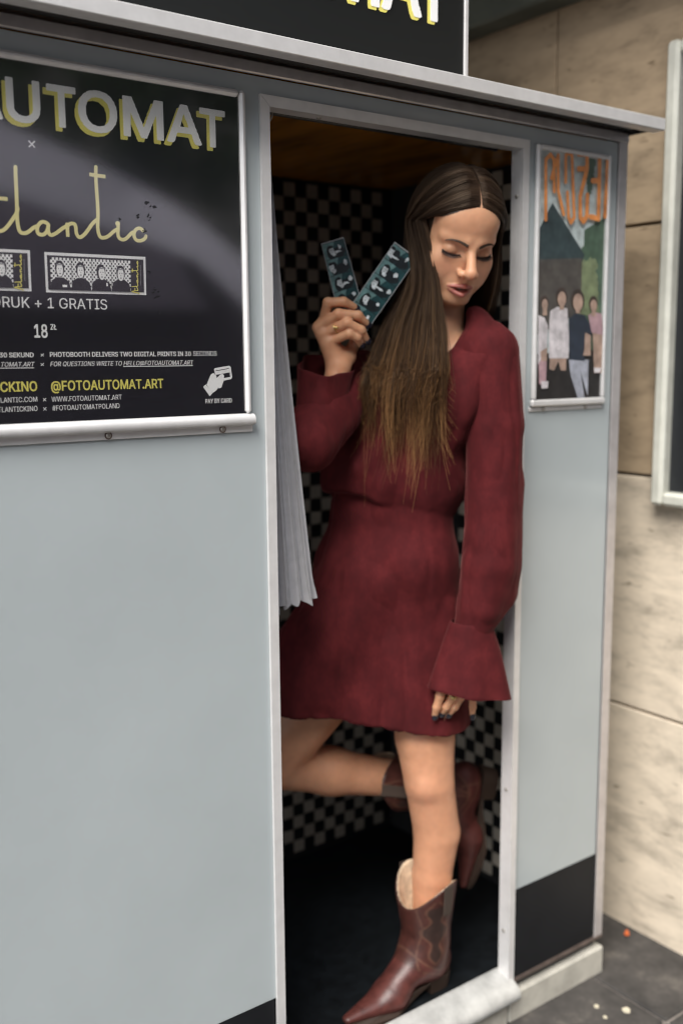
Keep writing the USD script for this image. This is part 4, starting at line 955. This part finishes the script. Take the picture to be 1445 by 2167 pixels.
cs = [ca + (cb - ca) * t for t in tt]
cu = loft(cs, cb - ca, .042 + .008 * tt, .046 + .022 * tt, .02 + .06 * tt, ph0=2.0)
axr = norm(cb - ca); tcr = norm(toC - (toC @ axr) * axr)
swr = np.clip(((cu.vertices - ca) @ axr) / np.linalg.norm(cb - ca), 0, 1); cu.vertices = cu.vertices - axr * (.95 * swr * ((cu.vertices - ca) @ tcr))[:, None]
obj('cuff', fold(cu, .004, 30, 41, (1, 1, .4)), 'burgundy_cloth', dres, smooth=True)

# ------------------------------------------------------------------ boots
BT = dict(foot=(.074, .022, .018), shaft=(.052, .017, .013), inlay=(.030, .016, .013), stitch=(.105, .048, .032), lining=(.60, .47, .33), sole=(.05, .03, .022), dark=(.04, .016, .012))
def topcut(p):
    ang = np.arctan2(p[..., 1], p[..., 0] - .052); return .233 + .022 * np.cos(2 * ang + np.pi) - .012 * np.cos(ang)
def boot_o(p):
    sy = p * np.array([1, 1.0, 1], np.float32)
    d = cone(p, (.052, 0, .060), (.056, 0, .110), .038, .041)
    d = smin(d, cone(p, (.056, 0, .110), (.059, 0, .262), .0440, .0640), .02)
    d = smin(d, ell(p, (.044, 0, .062), (.046, .034, .038)), .012)
    q = p.copy(); q[..., 1] *= .92
    d = smin(d, cone(q, (.075, 0, .080), (.150, 0, .036), .038, .0265), .03)
    q = p.copy(); q[..., 2] = (q[..., 2] - .018) * 1.35 + .018
    d = smin(d, cone(q, (.150, 0, .026), (.248, -.004, .018), .0365, .0115), .022)
    bot = np.interp(p[..., 0], [-.02, .05, .075, .120, .165, .23, .30], [.036, .034, .030, .014, .006, .008, .014])
    return smax(d, bot - p[..., 2], .004)
def boot_f(p):
    d = smax(boot_o(p), p[..., 2] - topcut(p), .003)
    inner = cone(p, (.054, 0, .118), (.059, 0, .270), .0375, .0600)
    return smax(d, -inner, .002)
def boot_mesh():
    m = nets(boot_f, (-.016, -.074, 0), (.275, .074, .285), .0026)
    m.vertices = trimesh.smoothing.filter_taubin(m.copy(), iterations=3).vertices
    l = m.vertices; c = np.tile(np.array(BT['foot']), (len(l), 1)); x, y, z = l.T
    ang = np.arctan2(np.abs(y), x - .052)                                 # 0 at the toe side, pi at the heel side
    sh = z > .088 + .022 * np.cos(2 * ang) - .02 * (ang < .6)
    c[sh] = BT['shaft']
    a = ang / np.pi; hgt = (z - .085) / .145
    def line(f, w, k, where): 
        wgt = np.clip(1 - np.abs(f) / w, 0, 1) * where; c[:] = c * (1 - wgt[:, None]) + np.array(BT[k]) * wgt[:, None]
    flame = np.abs(a - .36) - (.13 * np.sin(np.clip(hgt, 0, 1) * math.pi) ** .8 * (1 + .45 * np.sin(17 * hgt)))
    c[(flame < 0) & sh & (hgt > .02) & (hgt < .86)] = BT['inlay']
    line(flame, .024, 'stitch', sh & (hgt > 0) & (hgt < .95)); line(np.abs(a - .36) - .19 - .03 * np.sin(9 * hgt), .014, 'stitch', sh)
    line(np.abs(a - .5) - .02, .012, 'stitch', sh)                        # side seam
    line(z - (.088 + .022 * np.cos(2 * ang)), .0035, 'stitch', x < .12)
    line((z - .062) - .45 * (x - .075), .0028, 'stitch', (x > .02) & (x < .10) & (z < .095)); line(x - .028 - .25 * (z - .04), .0028, 'stitch', (z < .085))
    line(topcut(l.astype(np.float32)) - z, .005, 'dark', z > .15)
    ins = np.hypot(x - .0545 - .03 * (z - .118), y) < (.0375 + (z - .118) * .148 + .0022); ins &= z > .150
    c[ins] = BT['lining']
    return m, c
def sole_mesh():
    o = []
    xs = np.linspace(.066, .258, 30); hw = np.interp(xs, [.066, .11, .16, .20, .235, .250, .258], [.026, .025, .036, .032, .018, .011, .003])
    up = np.c_[xs, hw]; P_ = Polygon(np.vstack([up, np.c_[xs[::-1], -hw[::-1]]]))
    e = trimesh.creation.extrude_polygon(P_, .0055, engine='earcut'); b = np.interp(e.vertices[:, 0], [.05, .075, .120, .165, .23, .30], [.028, .026, .010, .0015, .003, .009]); e.vertices[:, 2] += b - .001
    return e
def heel_mesh():
    a = np.linspace(np.pi / 2, 3 * np.pi / 2, 18); o = np.vstack([np.c_[.030 + .029 * np.cos(a), .029 * np.sin(a)], [[.066, -.026], [.066, .026]]])
    lv = []
    for z, k in ((0, .86), (.006, .87), (.0061, .90), (.034, 1.0)): lv.append(np.c_[(o - [.034, 0]) * k + [.034, 0], np.full(len(o), z)])
    return trimesh.convex.convex_hull(np.vstack(lv))
bmesh, bcol = boot_mesh()
def place_boot(T, lab):
    f = lambda v: np.asarray(v) @ T[0].T + T[1]
    m = bmesh.copy(); m.vertices = f(bmesh.vertices)
    b = obj('boot', m, 'leather', who, smooth=True, color=bcol, label=lab)
    for nm, k in (('sole', sole_mesh()), ('heel', heel_mesh())):
        k.vertices = f(k.vertices); obj(nm, k, 'leather', b, smooth=35, color=np.tile(np.array(BT['sole' if nm == 'sole' else 'dark']), (len(k.vertices), 1)) if False else None) if False else obj(nm, k, 'boot_sole', b, smooth=False)
    for s in (-1, 1):
        zt = .250; pts = []
        t_ = bx(-.011, .011, -.0012, .0012, -.052, .010, .001); v = t_.vertices.copy()
        k = np.interp(v[:, 2], [-.06, 0, .02], [.0608, .0632, .0645]); t_.vertices = np.c_[.058 + v[:, 0], s * (k - .0006) + v[:, 1], zt - .006 + v[:, 2]]
        t_ = t_.subdivide(); t_.vertices = f(t_.vertices); obj('pull_tab', t_, 'tab_leather', b)
mat('boot_sole', (.035, .022, .016), .5, .4); mat('tab_leather', (.055, .040, .032), .5, .4)
HB = Q(944, 2072, 1.949); HB[2] = .0985; TO = at(706, 2196, 2, .0985)
X_ = norm((TO - HB) * [1, 1, 0]); Z_ = np.array([0, 0, 1.0]); Y_ = np.cross(Z_, X_)
place_boot((np.stack([X_, Y_, Z_], 1) * np.array([1.05, 1.05, 1.0]), HB), 'brown cowboy boot standing on the booth floor')
Zr = norm(knR - anR); Xr = np.array([0.05, -0.10, -1.0]); Xr = norm(Xr - (Xr @ Zr) * Zr); Yr = np.cross(Zr, Xr)
Rm = np.stack([Xr, Yr, Zr], 1) * 1.07
place_boot((Rm, Q(1006, 1668, 2.079) - Rm @ np.array([.05, 0, .035])), 'brown cowboy boot raised behind the standing leg')

# ------------------------------------------------------------------ photo strips in the hand
for nm, c in (('strip_teal', (.010, .045, .050)), ('strip_black', (.006, .010, .012)), ('strip_light', (.55, .60, .62)), ('strip_grey', (.10, .19, .19))): mat(nm, c, .3, .5, noise=(110, .45, 4))
def photo_strip(c4, qs, label, bend):
    g_ = thing('photo_strip', label, 'photo strip', 'photo strips held in the hand')
    A = [Q(u, v, q) for (u, v), q in zip(c4, qs)]
    nrm = norm(np.cross(A[1] - A[0], A[3] - A[0])); nrm = nrm if nrm @ (CAM - A[0]) > 0 else -nrm
    def S(s, t, o): return A[0] * (1 - s) * (1 - t) + A[1] * s * (1 - t) + A[2] * s * t + A[3] * (1 - s) * t + nrm * (o + bend * math.sin(math.pi * t))
    def piece(name, poly, o0, o1, m):
        out = []
        for p in getattr(poly, 'geoms', [poly]):
            e = trimesh.creation.extrude_polygon(p, 1.0, engine='earcut')
            if max(p.bounds[3] - p.bounds[1], 0) > .2: e = e.subdivide().subdivide()
            e.vertices = np.array([S(x, z, o0 + (o1 - o0) * k) for x, z, k in e.vertices]); out.append(e)
        m_ = cat(out)
        if m_.volume < 0: m_.invert()
        return obj(name, m_, m, g_)
    piece('paper', sbox(0, 0, 1, 1), -.0003, 0, 'photo_paper_edge')
    piece('print_ground', sbox(.02, .012, .98, .998), .00002, .0002, 'strip_black')
    r = np.random.default_rng(int(c4[0][0]))
    n = 5
    for k in range(n):
        t0, t1 = .02 + .97 * k / n, .02 + .97 * (k + 1) / n - .008
        piece('frame_picture', sbox(.03, t0, .97, t1), .00022, .0003, 'strip_teal')
        piece('picture_backdrop', Polygon([(.03, t0), (.55, t0), (.30, t1), (.03, t1)]), .00032, .0004, 'strip_grey')
        def el(x, y, a, b, rot=0): return affinity.rotate(affinity.scale(Point(x, y).buffer(1, 10), a, b), rot)
        dt = (t1 - t0)
        piece('picture_figure', unary_union([el(.30, t0 + .62 * dt, .16, .45 * dt), el(.62, t0 + .70 * dt, .30, .32 * dt)]).intersection(sbox(.03, t0, .97, t1)), .00042, .0005, 'strip_black')
        fx, fy = .27 + .07 * r.normal(), t0 + (.52 + .05 * r.normal()) * dt
        def rag(x, y, a, b, m):
            th = np.linspace(0, 2 * np.pi, 22)[:-1]; k = 1 + m * np.array([r.normal() for _ in th]); k = (k + np.roll(k, 1)) / 2
            return Polygon([(x + a * q * math.cos(t), y + b * q * math.sin(t)) for t, q in zip(th, k)]).buffer(0).intersection(sbox(.03, t0, .97, t1))
        skin_ = unary_union([rag(fx, fy, .10, .27 * dt, .10), rag(fx + .07, fy + .24 * dt, .07, .12 * dt, .3)])
        if k % 2 == 0: skin_ = skin_.union(rag(fx + .22, fy + .16 * dt, .16, .07 * dt, .35))
        piece('picture_face', skin_, .00052, .0006, 'strip_light')
        piece('picture_hair', rag(fx - .01, fy - .24 * dt, .10, .10 * dt, .15), .00062, .0007, 'strip_black')
        piece('picture_hand', rag(.78 + .05 * r.normal(), t0 + (.36 + .1 * r.random()) * dt, .055 + .03 * r.random(), (.10 + .08 * r.random()) * dt, .3), .00052, .0006, 'strip_light')
        piece('picture_eye', unary_union([el(fx - .035, fy - .04 * dt, .016, .025 * dt), el(fx + .04, fy - .03 * dt, .016, .025 * dt), el(fx + .005, fy + .12 * dt, .025, .022 * dt)]), .00062, .0007, 'strip_black')
    return g_
photo_strip([(679, 515), (727, 501), (774, 672), (722, 690)], [1.872, 1.874, 1.876, 1.874], 'upright strip of small photos held behind the tilted one', .003)
photo_strip([(835, 511), (883, 546), (776, 700), (727, 668)], [1.864, 1.866, 1.868, 1.866], 'tilted strip of small photos held in front of the upright one', .004)

# ------------------------------------------------------------------ hair
hr_ = np.random.default_rng(21)
def cap(dirs, grow=0.0):
    d = np.asarray(dirs, float); d = d / np.linalg.norm(d, axis=-1, keepdims=True)
    r = np.array([.0755, .0965, .0925]) + grow; t = 1 / np.sqrt(((d / r) ** 2).sum(-1, keepdims=True)); return np.array([0, -.012, .030]) + d * t
def Qv(u, v, q):
    d = CF + CR * ((u - 722.5) / FPX)[:, None] - CU * ((v - 1083.5) / FPX)[:, None]; return CAM + d * (q / (d @ HF))[:, None]
norm_rows = lambda d: d / np.linalg.norm(d, axis=1, keepdims=True)
from scipy.interpolate import PchipInterpolator
strands, light = [], []
def lock(n, side, mode, seed, NC):
    r = np.random.default_rng(seed)
    ca_ = r.random(NC) if mode != 'front' else r.random(NC) ** 1.35             # each clump has its own place, length and tone
    cu_ = r.normal(size=(NC, 5)); cl_ = r.random(NC); tone = r.random(NC)
    c = np.floor(r.random(n) * NC).astype(int); free = r.random(n) < .10
    a = np.clip(ca_[c] + .030 * r.normal(size=n), 0, 1); a[free] = r.random(free.sum())
    loose = np.where(free, 2.2, 1.0)
    own = .28 * r.normal(size=(n, 5)) * loose[:, None]; big = cu_[c] * np.where(free, .3, 1.0)[:, None]
    pd = np.stack([side * (.010 + .022 * r.random(n)), np.interp(a, [0, .5, 1], [.82, .35, -.25]) + .02 * r.normal(size=n), np.interp(a, [0, .5, 1], [.50, .95, 1.0])], 1)
    sd = np.stack([np.full(n, side * 1.0), np.interp(a, [0, .35, 1], [.42, .12, -.55]) + .03 * big[:, 4], np.interp(a, [0, .5, 1], [-.02, -.22, -.35])], 1)
    cp = []
    for s in np.linspace(0, 1, 7):
        d = norm_rows(norm_rows(pd) * (1 - s) + norm_rows(sd) * s)
        g = np.interp(s, [0, .12, .5, 1], [.0005, .003, .005, .008]) * np.clip(1 + .45 * big[:, 0] + .5 * own[:, 0], .2, 2.4)
        cp.append(HO + HK * (cap(d, 0) + d * g[:, None]) @ HM)
    I = lambda xs, ys: np.interp(a, xs, ys)
    if mode == 'front':                                 # falls past the cheek, over the chest
        rows_ = [(600, I([0, .4, 1], [925, 888, 848]), I([0, 1], [1.822, 1.90])), (690, I([0, .4, 1], [934, 872, 808]), I([0, 1], [1.812, 1.90])),
                 (780, I([0, .4, 1], [936, 862, 775]), I([0, 1], [1.800, 1.89]))]
        spread = [4, 9, 14]
        end = 788 + np.where(ca_[c] < .6, 1, .7) * (30 + 175 * cl_[c] ** 2.0) + 34 * r.normal(size=n); ex = I([0, .4, 1], [928, 850, 758]); eq = I([0, 1], [1.802, 1.875])
        mid_ = (end + 780) / 2
        rows_.append((mid_, ex * .5 + rows_[2][1] * .5, eq)); spread.append(16)
    else:                                               # behind the far cheek and down the back
        rows_ = [(585, I([0, 1], [1054, 1020]), I([0, 1], [1.905, 1.955])), (640, I([0, 1], [1044, 990]), I([0, 1], [1.935, 1.985])),
                 (720, I([0, 1], [1015, 960]), I([0, 1], [2.00, 2.03])), (820, I([0, 1], [1000, 930]), I([0, 1], [2.07, 2.09]))]
        spread = [4, 6, 10, 14]; end = 900 + 50 * r.random(n); ex = I([0, 1], [990, 920]); eq = np.full(n, 2.085)
    for (v, u, q), sp in zip(rows_, spread):
        cp.append(Qv(u + sp * (.8 * big[:, 1] + own[:, 1]), v + 4 * own[:, 3], q + .006 * big[:, 2] + .006 * own[:, 2]))
    cp.append(Qv(ex + 15 * big[:, 1] + 20 * big[:, 3] + 6 * own[:, 3], end, eq + .006 * big[:, 2] + .006 * own[:, 2]))
    P_ = np.stack(cp); tk = np.r_[np.linspace(0, .3, 7), .46, .58, .70, .85, 1.0]
    T_ = np.linspace(0, 1, 36); Y = PchipInterpolator(tk, P_, axis=0)(T_)
    w1 = 2 * np.pi * r.random((NC, 3)); w2 = 2 * np.pi * r.random((n, 3))
    Y = Y + (T_ ** 1.5)[:, None, None] * (.0050 * np.sin(2 * np.pi * 1.7 * T_[:, None, None] + w1[c][None]) + .0011 * np.sin(2 * np.pi * 3.1 * T_[:, None, None] + w2[None]))
    strands.append(Y.transpose(1, 0, 2)); light.append((tone[c] + .12 * r.normal(size=n)) > (.60 if mode == 'front' else .85))
lock(1900, -1, 'front', 1, 74); lock(70, -1, 'front', 31, 60); lock(1700, 1, 'back', 2, 50); lock(300, -1, 'front', 7, 22)
ST = np.concatenate(strands); LI = np.concatenate(light); m_ = ST.shape[1]
for nm, sel, mt in (('hair', ~LI, 'hair'), ('hair_highlight', LI, 'hair_light')):
    S_ = ST[sel]; cv = UsdGeom.BasisCurves.Define(stage, path_for(nm, who)); n_ = len(S_)
    cv.CreateTypeAttr('linear'); cv.CreatePointsAttr(Vt.Vec3fArray.FromNumpy(S_.reshape(-1, 3).astype(np.float32)))
    cv.CreateCurveVertexCountsAttr(Vt.IntArray.FromNumpy(np.full(n_, m_, np.int32)))
    wd = (.00085 * np.interp(np.linspace(0, 1, m_), [0, .1, .7, 1], [.9, 1, .85, .2]))[None] * hr_.uniform(.7, 1.3, n_)[:, None]
    cv.CreateWidthsAttr(Vt.FloatArray.FromNumpy(wd.ravel().astype(np.float32))); cv.SetWidthsInterpolation('vertex')
    UsdShade.MaterialBindingAPI.Apply(cv.GetPrim()).Bind(MAT[mt])
